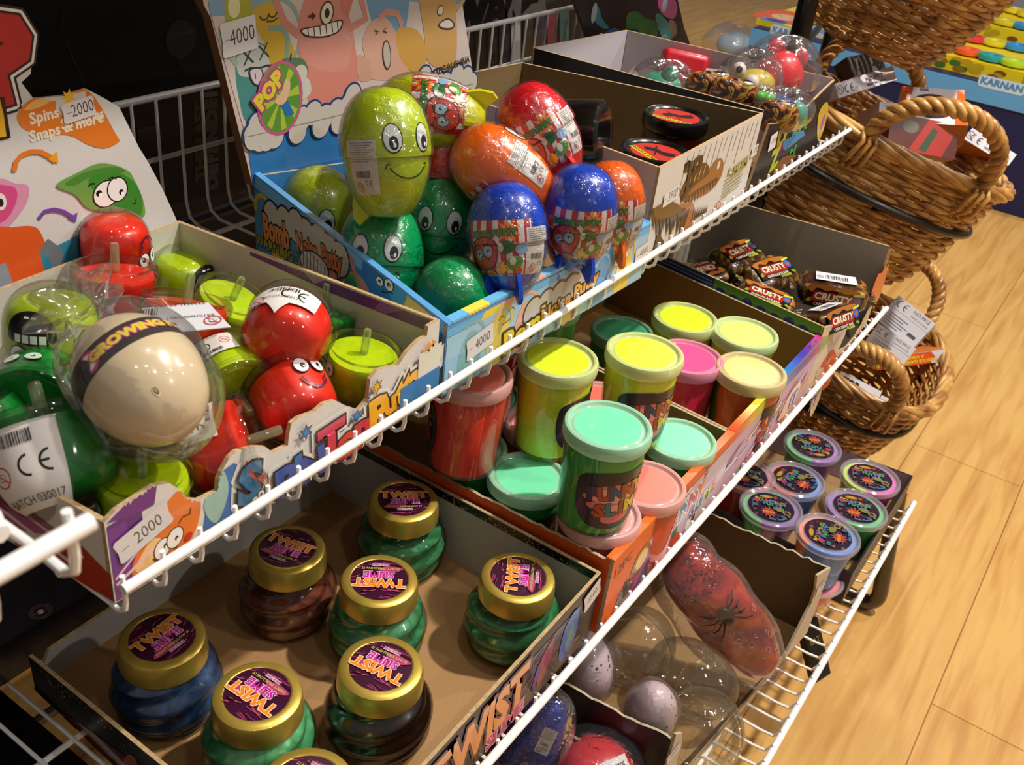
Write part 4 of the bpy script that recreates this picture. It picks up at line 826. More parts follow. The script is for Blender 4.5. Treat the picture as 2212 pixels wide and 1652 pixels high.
def make_egg(col, side, scol='#d8d2cc'):
    def b(M, lab, grp):
        o = thing('noise_putty_egg', lab, 'putty toy', M, grp); m = plastic(ECOL[col], .3, .5)
        MB().lathe(EGP, 48).out('egg_body', m, o)
        for k in range(2):
            a = math.radians(58 + 64 * k); e = Vector((math.cos(a), math.sin(a), 0)); n = Vector((-e.y, e.x, 0)) * .0016; F = MB()
            pr = [(.012, .018), (.0235, .019), (.027, .008), (.0265, -.002), (.0225, -.006), (.018, -.002), (.010, .004)]
            V = [e * r + UP * z + n * s for s in (-1, 1) for r, z in pr]; k_ = len(pr)
            F.add(V, [tuple(range(k_)), tuple(range(k_, 2 * k_))[::-1]] + [(i, i + k_, (i + 1) % k_ + k_, (i + 1) % k_) for i in range(k_)]).out('fin', m, o)
        d = Dec(); d.eye(-.0115, .0175, .0058, .0085, .0006, -.003, .1, pr=.52, white='#dfe8e6').eye(.0115, .0175, .0058, .0085, .0006, -.003, -.1, pr=.52, white='#dfe8e6')
        d.arc(0, .0045, .0155, 205, 335, .0010, '#16301c', ry=.012).arc(-.0148, -.0005, .002, 60, 200, .0009, '#16301c').arc(.0148, -.0005, .002, -20, 120, .0009, '#16301c')
        d.build('face_print', o, round_map(EGP, -90, .033), maxlen=.0018, eps=.00002)
        sticker_art().shift(0, 0, 1.12).build('picture_sticker', o, round_map(EGP, 90, .036), maxlen=.0018, eps=.00002)
        white_label().shift(0, 0, 1).build('safety_label', o, round_map(EGP, 155 if side != 'label' else 205, .033), maxlen=.0018, eps=.00002, kind='paper', base=.0004)
        MB().lathe(WRP, 48, lambda r, z, a: r * (1 + .008 * math.sin(5 * a + 120 * z) + .006 * math.sin(11 * a - 60 * z))).out('shrink_wrap', WRAP, o)
        return o
    return b
def negg(u, v, d_, col, axis, front, lab, side='face', s=1.):
    ax = Vector(axis).normalized(); M = frame(atd(u, v, d_) - ax * .041 * s, ax, front, s)
    return place(('egg', col, side), make_egg(col, side), M, lab, 'noise putty eggs in the blue carton')
def deg(axis, front, a): return Matrix.Rotation(math.radians(a), 3, Vector(axis).normalized()) @ Vector(front)
negg(835, 330, .745, 'lime', cv(-.03, .95, .25), cv(.62, -.1, .8), 'tall lime egg with grin facing right, topmost in the blue carton', 'label', 1.14)
negg(930, 250, .82, 'yellow', cv(-.97, .12, .1), -cv(-.0, .25, 1), 'yellow egg lying on its side behind the tall lime one, fins to the right', 'face', 1.1)
ax_ = cv(-.02, .80, .50); negg(694, 474, .868, 'lime', ax_, cv(-.05, 0, .9), 'lime egg low in the left back corner of the blue carton', 'face', 1.12)
ax_ = cv(.03, .96, .12); negg(826, 566, .80, 'green', ax_, cv(-.02, 0, 1), 'green smiling egg at the left wall, below the tall lime egg', 'face', 1.15)
negg(950, 497, .835, 'green', cv(.14, .93, .22), cv(.06, 0, 1), 'green smiling egg standing behind and right of the other smiling green egg', 'face', 1.08)
negg(985, 668, .785, 'green', cv(-.1, .75, .55), cv(-.95, -.2, .25), 'green egg in the front corner of the blue carton, only dome and label showing', 'label', 1.04)
negg(1098, 515, .775, 'blue', cv(-.05, .93, .20), -cv(-.28, .1, .95), 'blue egg with striped picture sticker and fins over the front wall', 'face', 1.04)
negg(1250, 470, .815, 'blue', cv(.08, .88, .5), -cv(.0, -.35, .9), 'blue egg with a plain dome above a striped sticker, next to the right orange egg', 'face', 1.05)
ao = cv(-.75, .45, .35)
negg(1085, 372, .80, 'orange', ao, deg(ao, cv(.25, .35, .9), 65), 'large orange egg lying with a printed white label upwards', 'label', 1.08)
negg(1168, 290, .84, 'red', cv(-.50, .80, .25), -cv(.05, -.5, .8), 'bright red egg with striped sticker, leaning in front of the black jar', 'face', 1.06)
negg(955, 372, .84, 'darkred', cv(.1, .9, .3), cv(.75, 0, .7), 'dark red egg hidden between the tall lime, green and orange eggs', 'face', 1.0)
negg(1318, 452, .885, 'orange', cv(.0, .88, .45), -cv(-.1, -.35, .9), 'orange egg with striped sticker at the right end of the blue carton', 'face', 1.03)
# ================================================================= dinosaur jars
def dino_jar(M, lab, grp, body='#5a1c06', e=.034):
    o = thing('slime_jar', lab, 'jar', M, grp)
    MB().lathe(smooth_prof([(0, .002), (.030, .002), (.0345, .008), (.0355, .03), (.0345, .052 + e)], 4) + [(0, .053 + e)], 40).out('slime', plastic(body, .3, .6, vary=.3), o)
    MB().lathe([(0, 0), (.032, 0), (.037, .005), (.0375, .055 + e), (.035, .060 + e)], 40).out('glass', film('glass', .06, (.95, .93, .9)), o)
    MB().lathe([(.036, .057), (.0398, .057), (.0405, .060), (.0405, .069), (.0395, .072), (.0365, .073), (.034, .0722), (.032, .0698), (.030, .0695), (0, .0695)], 56).T(Matrix.Translation((0, 0, e))).out('lid', plastic('#0c0b0c', .28, .6), o)
    d = Dec(); d.ell(0, 0, .0285, .0285, '#c9301e', n=48).blob([(-.018, .002), (-.008, .010), (.004, .008), (.014, .014), (.022, .006), (.012, -.002), (.0, .0), (-.012, -.004)], '#2a0f0c').line([(0, 0), (.006, -.010)], .002, '#2a0f0c').line([(-.006, .004), (-.012, .016)], .002, '#2a0f0c').line([(.01, .004), (.018, .016)], .002, '#2a0f0c')
    d.poly([(-.027, -.006), (.02, -.0195), (.013, -.0245), (-.0285, -.0135)][::1], '#d8c41e').text('DINOSAUR SLIME', -.006, -.0155, .0042, '#2a1c08', rot=-.27, bold=.03)
    d.build('lid_label', o, lambda a, b, h: Vector((a, b, .0696 + e + h)), clip=lambda a, b: a * a + b * b < .0285 ** 2, maxlen=.01); return o
G = 'black lidded jars in the dinosaur carton'
def zrot(u, v, h, du, dv):
    a = at(u, v, h); b = at(u + du, v + dv, h); return math.atan2((b - a).y, (b - a).x)
def stand(u, v, htop, hgt, rot=0, s=1.):
    p = at(u, v, htop); p.z -= hgt * s; return Matrix.Translation(p) @ Matrix.Rotation(rot, 4, 'Z') @ Matrix.Diagonal((s, s, s, 1))
place('dj', dino_jar, stand(1418, 322, .311, .107, zrot(1415, 320, .3, 60, 25), .89), 'black lidded jar with red dinosaur label, nearer of the two upright jars', G)
place('dj', dino_jar, stand(1462, 246, .304, .107, zrot(1460, 245, .3, 60, 10), .89), 'black lidded jar with red dinosaur label, farther of the two upright jars', G)
place('djb', lambda *a: dino_jar(*a, body='#050506'), frame(atd(1308, 285, .955), cv(-.97, .1, -.35), cv(0, 1, 0), .82), 'black jar lying on its side behind the bright red egg', G)
# ================================================================= twist slime jars
def tw_fn(r, z, a): return r + (.0021 * math.sin(2 * a - 2 * math.pi * z / .0185) * min(1, (.062 - z) / .012, z / .006 + .2) if z < .060 else 0)
TWP = smooth_prof([(.0265, .0), (.0325, .004), (.0375, .018), (.0385, .032), (.0355, .046), (.0295, .056), (.0275, .062)], 8)
SL = {'green': ('#5cb07a', '#2a7448'), 'lgreen': ('#74cc92', '#3a9258'), 'brown': ('#2a1412', '#0c0606'), 'red': ('#985442', '#4e2219'), 'blue': ('#426698', '#1c3254')}
def make_twist(c, fill=.060):
    def b(M, lab, grp):
        o = thing('slime_jar', lab, 'jar', M, grp)
        pr = [(0, .0015)] + [(r - .0016, z + .0015) for r, z in TWP if z < fill - .002]; pr.append((0, pr[-1][1] + .0005))
        MB().lathe(pr, 72, lambda r, z, a: tw_fn(r, z, a) if r > 0 else 0).out('slime', pearl(*SL[c]), o)
        MB().lathe([(0, 0)] + TWP, 72, lambda r, z, a: tw_fn(r, z, a) if r > 0 else 0).out('glass', film('glass', .06, (.95, .93, .9)), o)
        MB().lathe([(.028, .057), (.0300, .0565), (.0312, .0575), (.0315, .060), (.0308, .072), (.0298, .0752), (.0275, .0768), (.0235, .0769), (.0228, .0764), (0, .0764)], 72, lambda r, z, a: r + (.00025 * (1 if math.sin(a * 36) > .6 else 0) if .059 < z < .066 else 0)).out('lid', gold(), o)
        d = Dec(); rr = random.Random(8); d.ell(0, 0, .0226, .0226, '#3c0f2c', n=48)
        for i in range(60):
            x, y = rr.uniform(-.02, .02), rr.uniform(-.02, .02); d.line([(x, y), (x + .004, y + .0012 + x * .06), (x + .009, y + .001 + x * .1)], .0007, rr.choice(['#8a2a5c', '#a83a6a', '#6a1c48', '#c05a70', '#2a0a20', '#7a2450']))
        for i in range(3): d.blob([(-.018 + i * .012, -.012 + i * .009), (-.008 + i * .01, -.006 + i * .008), (.002 + i * .008, -.010 + i * .009), (-.006 + i * .01, -.014 + i * .008)], '#b23d6c')
        d.text('TWIST', 0, .0045, .0088, '#f08a1e', bold=.035, ol='#f6d2b0', olw=.045, xs=1.1).text('SLIME', .001, -.0045, .0068, '#c8289c', bold=.03, ol='#f0c8dc', olw=.04)
        d.text("DON'T SWALLOW IT", 0, -.0112, .0022, '#c8c060', bold=.02).rect(-.0068, -.0166, .0068, -.0138, '#d8a8c0').text('Made in Taiwan', 0, -.0152, .0017, '#4a1a3a', bold=.01)
        d.build('lid_label', o, lambda a, b, h: Vector((a, b, .0765 + h)), clip=lambda a, b: a * a + b * b < .0225 ** 2, maxlen=.012)
        return o
    return b
G = 'gold lidded swirl jars in the dark carton'
for u, v, du, dv, c, f, lab in (
        (1120, 1243, 6, -60, 'green', .050, 'green swirl jar standing alone by the right wall of the dark carton'),
        (820, 1250, -60, -3, 'green', .056, 'green swirl jar in the middle, lid lettering upside down, behind the dark brown one'),
        (823, 1437, -95, -45, 'brown', .060, 'dark brown swirl jar with gold lid, right of the light green one'),
        (556, 1497, -80, -55, 'lgreen', .060, 'light green swirl jar, left of the dark brown one'),
        (350, 1375, 95, -72, 'blue', .056, 'dark blue swirl jar in the shade near the left wall'),
        (621, 1182, 80, 28, 'red', .042, 'reddish brown half filled swirl jar in the shade under the upper rail'),
        (873, 1077, 60, 0, 'green', .048, 'green swirl jar in the back corner with upright lettering, nearest the orange carton'),
        (663, 1697, -60, -30, 'lgreen', .060, 'swirl jar cut off by the bottom edge, only the top of its gold lid showing')):
    place(('tw', c, f), make_twist(c, f), stand(u, v, .5592, .077, zrot(u, v, .5592, du, dv)), lab, G)
# ================================================================= funny slime tubs
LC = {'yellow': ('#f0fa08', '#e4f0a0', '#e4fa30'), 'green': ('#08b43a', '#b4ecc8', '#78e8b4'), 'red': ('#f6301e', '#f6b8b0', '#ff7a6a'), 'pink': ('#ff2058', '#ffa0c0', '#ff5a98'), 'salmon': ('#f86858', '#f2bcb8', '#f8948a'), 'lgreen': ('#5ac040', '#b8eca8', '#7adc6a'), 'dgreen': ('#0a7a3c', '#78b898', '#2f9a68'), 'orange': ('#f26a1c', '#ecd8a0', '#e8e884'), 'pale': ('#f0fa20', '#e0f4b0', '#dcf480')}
TUB = [(0, 0), (.0295, 0), (.031, .002), (.0342, .084)]
def make_tub(c, label):
    body, lid, top = LC[c]
    def b(M, lab, grp):
        o = thing('slime_tub', lab, 'tub', M, grp)
        mat = plastic(body, .4, .5, vary=.1) if c != 'orange' else two_tone('#1c7a30', '#f26a1c', 2.2)
        MB().lathe([(0, .003), (.0290, .003), (.0334, .078), (.032, .0805), (0, .0805)], 44).out('slime', mat, o)
        MB().lathe(TUB, 48).out('cup', film('cup', .06, (.99, .99, .98), milk=.03, milkcol='#f0f0e0'), o)
        MB().lathe([(.0345, .0825), (.0358, .082), (.0364, .084), (.0366, .091), (.0355, .0935), (.0335, .0942), (.0318, .0936), (.0308, .0915), (.0300, .0908), (.0292, .0915), (.0275, .0918)], 56).out('lid', film('lid_' + lid, .05, (.95, .97, .9), milk=.7, milkcol=lid, rough=.15), o)
        MB().lathe([(0, .0905), (.0276, .0905), (.0276, .0918), (0, .0919)], 40).out('lid_window', plastic(top, .35, .5), o)
        if label:
            d = Dec(); d.blob([(-.027, .012), (-.02, .0195), (0, .0215), (.022, .022), (.028, .012), (.027, -.008), (.018, -.019), (.0, -.0225), (-.018, -.019), (-.026, -.008)], '#2a1c3a')
            d.blob([(-.027, .012), (-.02, .0195), (0, .0215), (0, .008), (-.02, .0)], '#1b1c2e').blob([(.0, -.0215), (.018, -.018), (.026, -.008), (.02, 0), (.0, -.010)], '#1d4a5c').blob([(.028, .012), (.024, .020), (.010, .0215), (.014, .010)], '#5a4a44')
            for a, b_, w in ((-.019, .010, .040), (-.021, .004, .043), (-.018, -.002, .038), (-.014, -.008, .030), (-.008, -.013, .02)): d.blob([(a, b_), (a + w * .4, b_ + .0028), (a + w, b_ + .002), (a + w * .9, b_ - .003), (a + w * .5, b_ - .005), (a + .002, b_ - .004)], '#e0707c')
            for a, b_, w in ((-.015, .008, .030), (-.017, .002, .032), (-.010, -.005, .026)): d.blob([(a, b_), (a + w * .4, b_ + .002), (a + w, b_ + .001), (a + w * .5, b_ - .004)], '#f0a898')
            for i, (ch, cc) in enumerate(zip('FUNNY', ('#4a2f5a', '#b04428', '#2a4a7a', '#a0502a', '#c8a030'))): d.text(ch, -.0165 + i * .0082, .0045 + i * .0009, .0098, cc, rot=.1, bold=.06, ol='#2a1216', olw=.035)
            for i, (ch, cc) in enumerate(zip('SLIME', ('#b83a3a', '#1f7a8a', '#a0502a', '#d8c83a', '#b84a2a'))): d.text(ch, -.010 + i * .0074, -.0078 + i * .0009, .0092, cc, rot=.1, bold=.06, ol='#2a1216', olw=.035)
            d.shift(0, 0, 1.32).build('label', o, round_map([(r + .0002, z) for r, z in TUB[1:]], -90, .040), maxlen=.0018, eps=.00002)
        return o
    return b
def tub(u, v, h, c, lab, label=True, rot=None, s=1., grp='slime tubs in the orange carton', du=60, dv=-20):
    r = zrot(u, v, h, du, dv)
    place(('tub', c, label), make_tub(c, label), stand(u, v, h, .094, r, s), lab, grp)
U_, Lo = .4452, .5405
tub(1315, 915, U_, 'green', 'green tub on top of a pink lid, front corner of the orange carton', du=60, dv=-8)
tub(1207, 770, U_, 'yellow', 'yellow tub with dark label, left of the other tall yellow tub', du=40, dv=-45)
tub(1394, 757, U_, 'yellow', 'bright lidded yellow tub directly behind the tall green tub', du=60, dv=-6)
tub(1018, 803, U_, 'red', 'red tub standing on a green lid at the left end of the orange carton', du=-60, dv=60)
tub(1046, 716, U_, 'red', 'red tub half hidden behind the rail, left of the yellow tub', du=10, dv=-50)
tub(1140, 1025, Lo, 'green', 'low green tub with pale green lid beside the torn side wall', du=60, dv=0)
tub(1470, 946, Lo, 'green', 'green tub in the lower layer, right of the two yellow ones', du=60, dv=-8)
tub(1398, 1042, Lo, 'red', 'red tub with pink lid squeezed behind the front wall of the orange carton', du=-60, dv=6)
tub(1297, 1104, Lo, 'salmon', 'pink lidded tub beneath the green one at the front corner', du=-60, dv=6)
tub(1168, 914, Lo, 'salmon', 'salmon tub below the left yellow one', du=-60, dv=6)
tub(1013, 962, Lo, 'green', 'green tub below the leftmost red one', du=-60, dv=6)
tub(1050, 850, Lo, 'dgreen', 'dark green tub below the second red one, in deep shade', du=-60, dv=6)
tub(1300, 862, Lo, 'red', 'red tub in the lower layer between the two yellow ones', du=-60, dv=6)
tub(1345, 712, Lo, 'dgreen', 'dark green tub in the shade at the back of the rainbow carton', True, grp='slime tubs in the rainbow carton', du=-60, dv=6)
G = 'slime tubs in the rainbow carton'
tub(1188, 655, .5215, 'lgreen', 'light green tub farthest back in the rainbow carton, behind the rail', True, grp='slime tubs in the rainbow carton', du=-60, dv=6)
tub(1481, 683, .5365, 'yellow', 'yellow tub at the back of the rainbow carton, behind the pink one', grp=G, s=1.08, du=-60, dv=6)
tub(1611, 716, .5365, 'pale', 'pale lidded yellow tub by the right wall of the rainbow carton', grp=G, s=1.08, du=-60, dv=6)
tub(1488, 768, .5365, 'pink', 'bright pink tub in the middle of the rainbow carton', grp=G, s=1.08, du=-60, dv=6, label=False)
tub(1624, 797, .5365, 'orange', 'orange and green tub in the front right of the rainbow carton', grp=G, s=1.08, du=60, dv=-60)
# ================================================================= chocolate bar packets
def bar(u, v, h, du, dv, lab, tilt=0, roll=0, flip=0, sticker_=True, s=1., panel_='top'):
    a = at(u, v, h); b = at(u + du, v + dv, h); x = (b - a).normalized(); z = UP.copy()
    R_ = Matrix((x, z.cross(x), z)).transposed().to_4x4() @ Matrix.Rotation(math.radians(tilt), 4, 'Y') @ Matrix.Rotation(math.radians(roll), 4, 'X') @ Matrix.Diagonal((s, s, s, 1)); R_.translation = a
    o = thing('chocolate_bar_packet', lab, 'snack', R_, 'chocolate bar packets in the mushroom carton'); rr = random.Random(int(u)); ph = rr.uniform(0, 6)
    Lx, Ly, Lz = .046, .0275, .0165
    def shp(i, j):
        a_ = i * 2 * math.pi; t = j * 2 - 1; k = max(0, 1 - abs(t) ** 9) ** .5; co, si = math.cos(a_), math.sin(a_)
        y = Ly * (abs(co) ** .45) * (1 if co > 0 else -1); z_ = Lz * (abs(si) ** .55) * (1 if si > 0 else -1)
        w = 1 + .035 * math.sin(3 * a_ + 5 * t + ph) + .03 * math.sin(9 * t + ph)
        return (Lx * t, y * (k * .92 + .08) * w, z_ * (k * .94 + .06) * w)
    m, key = None, 'bar wrapper'
    if key not in MATS:
        m, nt, out = newmat(key); p = N(nt, 'BsdfPrincipled', Roughness=.28); p.inputs['Coat Weight'].default_value = .7
        n = noise(nt, 45, 2, dist=1.2); r = ramp(nt, n.outputs[0], [(.40, '#2e1a10'), (.54, '#4a2a18'), (.60, '#5a3218'), (.615, '#7fa02a'), (.63, '#4a280f'), (.68, '#b87430')]); L(nt, r.outputs[0], p.inputs['Base Color'])
        n2 = noise(nt, 160, 2, dist=1); b_ = bump(nt, n2.outputs[0], .5, .002); L(nt, b_.outputs[0], p.inputs['Normal']); L(nt, p.outputs[0], out.inputs[0])
    m = MATS[key]
    MB().grid(shp, 40, 30, cu=True).out('wrapper', m, o, sharp=0)
    for sx in (-1, 1):
        MB().grid(lambda i, j: (sx * (Lx * .97 + .011 * j), (i * 2 - 1) * (.010 + .008 * j), .0012 * math.sin(i * 40) * j), 26, 4).out('crimped_end', m, o, sharp=0)
    sg = {'top': (Vector((0, 0, Lz * 1.06)), Vector((1, 0, 0)), Vector((0, 1, 0))), 'front': (Vector((0, -Ly * 1.04, 0)), Vector((1, 0, 0)), Vector((0, 0, 1)))}
    o0, ux, uy = sg[panel_]
    d = Dec(); d.poly([(-.036, -.012), (.034, -.012), (.036, .011), (-.034, .0125)], '#2a130b')
    d.blob([(-.037, .013), (-.030, .006), (-.024, .013), (-.012, .010), (.0, .014), (.01, .010), (.03, .013), (.02, .017), (-.02, .017)], '#b8702c').ell(-.031, -.004, .004, .0025, '#7ea82a', .6).ell(.031, -.009, .004, .002, '#8ab02c', -.4)
    d.poly([(-.030, -.0045), (.022, -.0055), (.026, .008), (-.026, .0085)], '#b8241c').text('CRUSTY', -.002, .002, .0085, '#f0e4c4', bold=.04, ol='#3a0c08', olw=.06, xs=1.05).text('CHOCOLATE BAR', -.002, -.0085, .0036, '#e8dccc', bold=.03, xs=1.05).text('2 COOKIES', .012, -.0125, .003, '#c8d83a', bold=.05)
    d.ell(.029, .003, .0055, .006, '#2a6fc0').ell(.029, .003, .003, .0025, '#e04a3a').line([(.022, .010), (.036, .012)], .003, '#d8e03a')
    if flip: d.shift(0, 0, 1, math.pi)
    d.shift(0, 0, 1.08, kx=1.0); d.build('front_print', o, flat(o0, ux, uy), kind='foil', base=.0004)
    if sticker_:
        o1, ux, uy = sg['front'] if panel_ == 'top' else sg['top']
        d = Dec(); w = .027 if panel_ == 'front' else .02; hh = .014 if panel_ == 'front' else .009; d.poly([(-w, -hh), (w, -hh * .8), (w * .96, hh), (-w * .95, hh * .8)], '#dcdce0')
        if panel_ == 'front': d.barcode(-.014, -.007, .030, .012).no03(-.021, -.004, .004)
        else: d.no03(.006, 0, .005)
        d.build('safety_label', o, flat(o1, ux, uy), kind='paper', base=.0012)
    return o
bar(1590, 562, .575, 125, -48, 'chocolate bar packet with white safety label hanging down, farthest back in the mushroom carton', roll=18)
bar(1503, 602, .585, -120, 30, 'dark chocolate bar packet with upside down lettering at the left end of the mushroom carton', sticker_=False, roll=-10)
bar(1660, 598, .585, 120, -34, 'chocolate bar packet in the middle with its red CRUSTY lettering facing up', roll=26, sticker_=False, s=1.0)
bar(1650, 655, .592, 110, 26, 'chocolate bar packet crumpled against the green printed wall, small lettering', roll=14, tilt=8, s=.92)
bar(1798, 628, .575, 120, 22, 'chocolate bar packet showing barcode label on top and CRUSTY lettering in front', panel_='front', s=1.05)
bar(1785, 690, .560, 110, -40, 'chocolate bar packet with barcode label, leaning at the front corner of the mushroom carton', panel_='front', roll=-25, s=.9)
bar(1858, 590, .605, 60, -40, 'chocolate bar packet mostly hidden in the right back corner of the mushroom carton', sticker_=False)
# ================================================================= bouncing putty pots
POT = [(0, 0), (.0285, 0), (.030, .002), (.0375, .066)]
def make_pot(a, b_, seed):
    def bld(M, lab, grp):
        o = thing('putty_pot', lab, 'pot', M, grp)
        MB().lathe([(0, .003), (.028, .003), (.036, .062), (.037, .0685), (.0365, .0695), (0, .0695)], 48).out('putty', two_tone(a, b_, seed), o)
        MB().lathe(POT, 48).out('cup', film('cup', .06, (.96, .96, .94), milk=.08, milkcol='#f0f0e0'), o)
        MB().lathe([(.0385, .0655), (.0405, .065), (.0418, .067), (.0424, .0705), (.0415, .0738), (.0390, .0752), (.0372, .0742), (.0362, .0725), (.033, .0722), (0, .0722)], 60).out('lid', film('pot_lid', .05, (.97, .97, .97), milk=.22, milkcol='#e8e0ee', rough=.08), o)
        d = Dec(); d.ell(0, 0, .0305, .0305, '#3a2340', n=48).ell(0, 0, .0298, .0298, '#1f1426', n=48)
        rr = random.Random(4)
        for i in range(26): x, y = rr.uniform(-.022, .022), rr.uniform(-.022, .022); d.ell(x, y, rr.uniform(.001, .003), rr.uniform(.001, .002), rr.choice(['#5a3a8a', '#2a5a7a', '#8a3a5a', '#3a2a6a', '#c8843a', '#3a6a4a']), rr.random())
        d.ell(-.006, .021, .0085, .0032, '#e89a1c', .1).text('FLZ', -.006, .021, .003, '#f4e04a', bold=.05).star(.006, .022, .005, .002, 6, '#b8601c')
        for i, ch in enumerate('BOUNCING'): d.text(ch, -.0185 + i * .0048, .0125 - i * .0007, .0068, ('#d8d83a', '#e8a03a', '#5ab04a', '#d86aa0', '#4aa0d8', '#d8d83a', '#e86a3a', '#6ac06a')[i], bold=.08, ol='#16101c', olw=.05)
        for i, ch in enumerate('PUTTY'): d.text(ch, -.009 + i * .0052, .0050 - i * .0007, .006, ('#4a90d8', '#58c058', '#4ab0b0', '#4a80d8', '#58a8d8')[i], bold=.08, ol='#16101c', olw=.05)
        d.star(-.004, -.014, .011, .006, 11, '#e8a0a0').star(-.004, -.014, .0102, .0052, 11, '#e2351c').text('NEW', -.004, -.014, .0045, '#f0b030', bold=.06)
        d.blob([(.002, -.002), (.011, .0005), (.016, -.003), (.014, -.009), (.006, -.008)], '#7fa04a').ell(.010, -.004, .002, .0025, '#e87a7a').ell(.0195, -.010, .0052, .0045, '#e8a050').ell(.0195, -.010, .0035, .003, '#1f3a4a').ell(.015, -.019, .004, .003, '#4a6a8a').blob([(-.024, .008), (-.02, .012), (-.016, .008), (-.019, .003)], '#c84a7a').ell(-.021, -.002, .004, .003, '#3a8a8a')
        d.text('High Theme', .008, -.0265, .0034, '#6ab0e0', rot=.25, bold=.03, arcr=-.024).text('Made in China', -.0245, .000, .002, '#b8a0b8', rot=1.57, bold=.01).ell(.0225, -.0165, .002, .0016, '#5ac04a')
        dk = lin('#3a2a44'); d.it = [(V, F, tuple(a * .55 + b * .3 for a, b in zip(c, dk))[:3] + (1,)) for V, F, c in d.it]
        d.build('lid_label', o, lambda x, y, h: Vector((x, y, .0723 + h)), clip=lambda x, y: x * x + y * y < .0304 ** 2, maxlen=.02); return o
    return bld
G = 'two coloured putty pots in the lowest tray'
def pot(u, v, h, a, b_, seed, du, dv, lab, hgt=.0752, s=1.):
    p = at(u, v, h); r = zrot(u, v, h, du, dv); p.z -= hgt
    return place(('pot', a, b_, seed), make_pot(a, b_, seed), Matrix.Translation(p) @ Matrix.Rotation(r, 4, 'Z') @ Matrix.Diagonal((s, s, 1, 1)), lab, G)
hp = .836
for (u, v, a, b_, sd, du, dv, lab) in (
        (1757, 960, '#55d86a', '#a45cc8', 3.4, -60, -8, 'green and purple putty pot, farthest back in the tray under the rail'),
        (1881, 1027, '#d8f020', '#f050c0', .2, 60, 14, 'lime and pink putty pot at the right wall of the tray'),
        (1719, 1032, '#f86048', '#5890e0', 1.0, 50, -40, 'salmon and blue putty pot in the middle of the tray'),
        (1667, 1092, '#40c858', '#8a50b0', .4, 60, 12, 'green and purple putty pot, partly behind the torn brown wall'),
        (1851, 1094, '#9a58c0', '#48d060', .4, 60, 14, 'purple and green putty pot on the right, in front of the lime and pink one'),
        (1790, 1150, '#4a90e8', '#f88a60', -.9, 8, -60, 'blue and salmon putty pot at the front of the tray, lettering sideways')):
    pot(u, v, hp if u != 1790 else .7995, a, b_, sd, du, dv, lab, s=1.05 if u != 1790 else 1)
p = at(1790, 1150, .7995); place(('pot', '#e83a3a', '#f06a5a', .5), make_pot('#e83a3a', '#f06a5a', .5), Matrix.Translation((p.x + .004, p.y + .0015, H - .9122)) @ Matrix.Diagonal((1, 1, .49, 1)), 'shallow red putty pot beneath the blue and salmon one at the front of the tray', G)
pot(1614, 1022, .836, '#e83a3a', '#f06a5a', .5, 60, 14, 'red putty pot standing singly at the left edge of the tray')
# ================================================================= speckled eggs, goo bag and clear shells
def blobmesh(fn, nu=44, nv=30): return MB().grid(lambda i, j: fn(i * 2 * math.pi, j * math.pi), nu, nv, cu=True)
def speck():
    m, nt, out = newmat('speckled shell'); p = N(nt, 'BsdfPrincipled', Roughness=.3); p.inputs['Coat Weight'].default_value = .5
    tc = N(nt, 'TexCoord'); vo = N(nt, 'TexVoronoi', Scale=130.); L(nt, tc.outputs['Object'], vo.inputs['Vector']); n = noise(nt, 40, 2)
    mt = N(nt, 'Math', operation='MULTIPLY_ADD'); L(nt, n.outputs[0], mt.inputs[0]); mt.inputs[1].default_value = -1.1; L(nt, vo.outputs['Distance'], mt.inputs[2]); ad = N(nt, 'Math', operation='ADD'); L(nt, mt.outputs[0], ad.inputs[0]); ad.inputs[1].default_value = .60
    r = ramp(nt, ad.outputs[0], [(.15, '#1c1416'), (.18, '#d2bcc0')]); L(nt, r.outputs[0], p.inputs['Base Color']); L(nt, p.outputs[0], out.inputs[0]); return m
SPK = speck()
def sp_egg(u, v, d_, axis, lab, r=.028):
    M = frame(atd(u, v, d_), axis, cv(0, 0, 1)); o = thing('speckled_egg', lab, 'toy egg', M, 'speckled eggs in the torn black walled carton')
    pr = smooth_prof([(0, -.040), (.014, -.037), (.025, -.025), (.030, -.007), (.028, .012), (.020, .029), (.010, .038), (0, .041)], 6)
    MB().lathe([(a * r / .030, b) for a, b in pr], 48).out('egg_shell', SPK, o)
    MB().lathe([((a * r / .030) * 1.10 + .001, b * 1.06) for a, b in pr], 40, lambda q, z, a: q * (1 + .05 * math.sin(4 * a + 60 * z))).out('clear_pouch', BAG, o)
    return o
sp_egg(1405, 1535, 1.04, cv(.05, .7, .7), 'pale pink speckled egg in clear pouch above the 7000 price sticker')
sp_egg(1268, 1438, 1.09, cv(-.1, .95, .2), 'pale pink speckled egg half hidden behind the middle shelf rail')
def clear_shell(u, v, d_, axis, r, l, lab):
    M = frame(atd(u, v, d_), axis, cv(0, 0, 1)); o = thing('clear_egg_case', lab, 'plastic case', M, 'empty clear cases in the torn black walled carton')
    pr = smooth_prof([(0, -l), (r * .6, -l * .85), (r * .95, -l * .4), (r, 0)], 6)
    MB().lathe(pr + [(r * 1.06, .0), (r * 1.06, .002), (r, .002)] + smooth_prof([(r, .002), (r * .93, l * .4), (r * .55, l * .85), (0, l)], 6), 48).out('case', film('case', .07, (.96, .95, .9), .5, 30, .06, milk=.03, milkcol='#e0d8c0'), o); return o
clear_shell(1372, 1395, 1.13, cv(.4, .6, .6), .044, .05, 'empty clear egg case between the two rails, left of the spider bag')
clear_shell(1495, 1465, 1.13, cv(.7, -.3, .5), .042, .055, 'empty clear egg case below the spider bag, right of the speckled egg')
clear_shell(1520, 1575, 1.10, cv(.3, .5, .8), .044, .045, 'empty clear egg case at the low cut front wall')
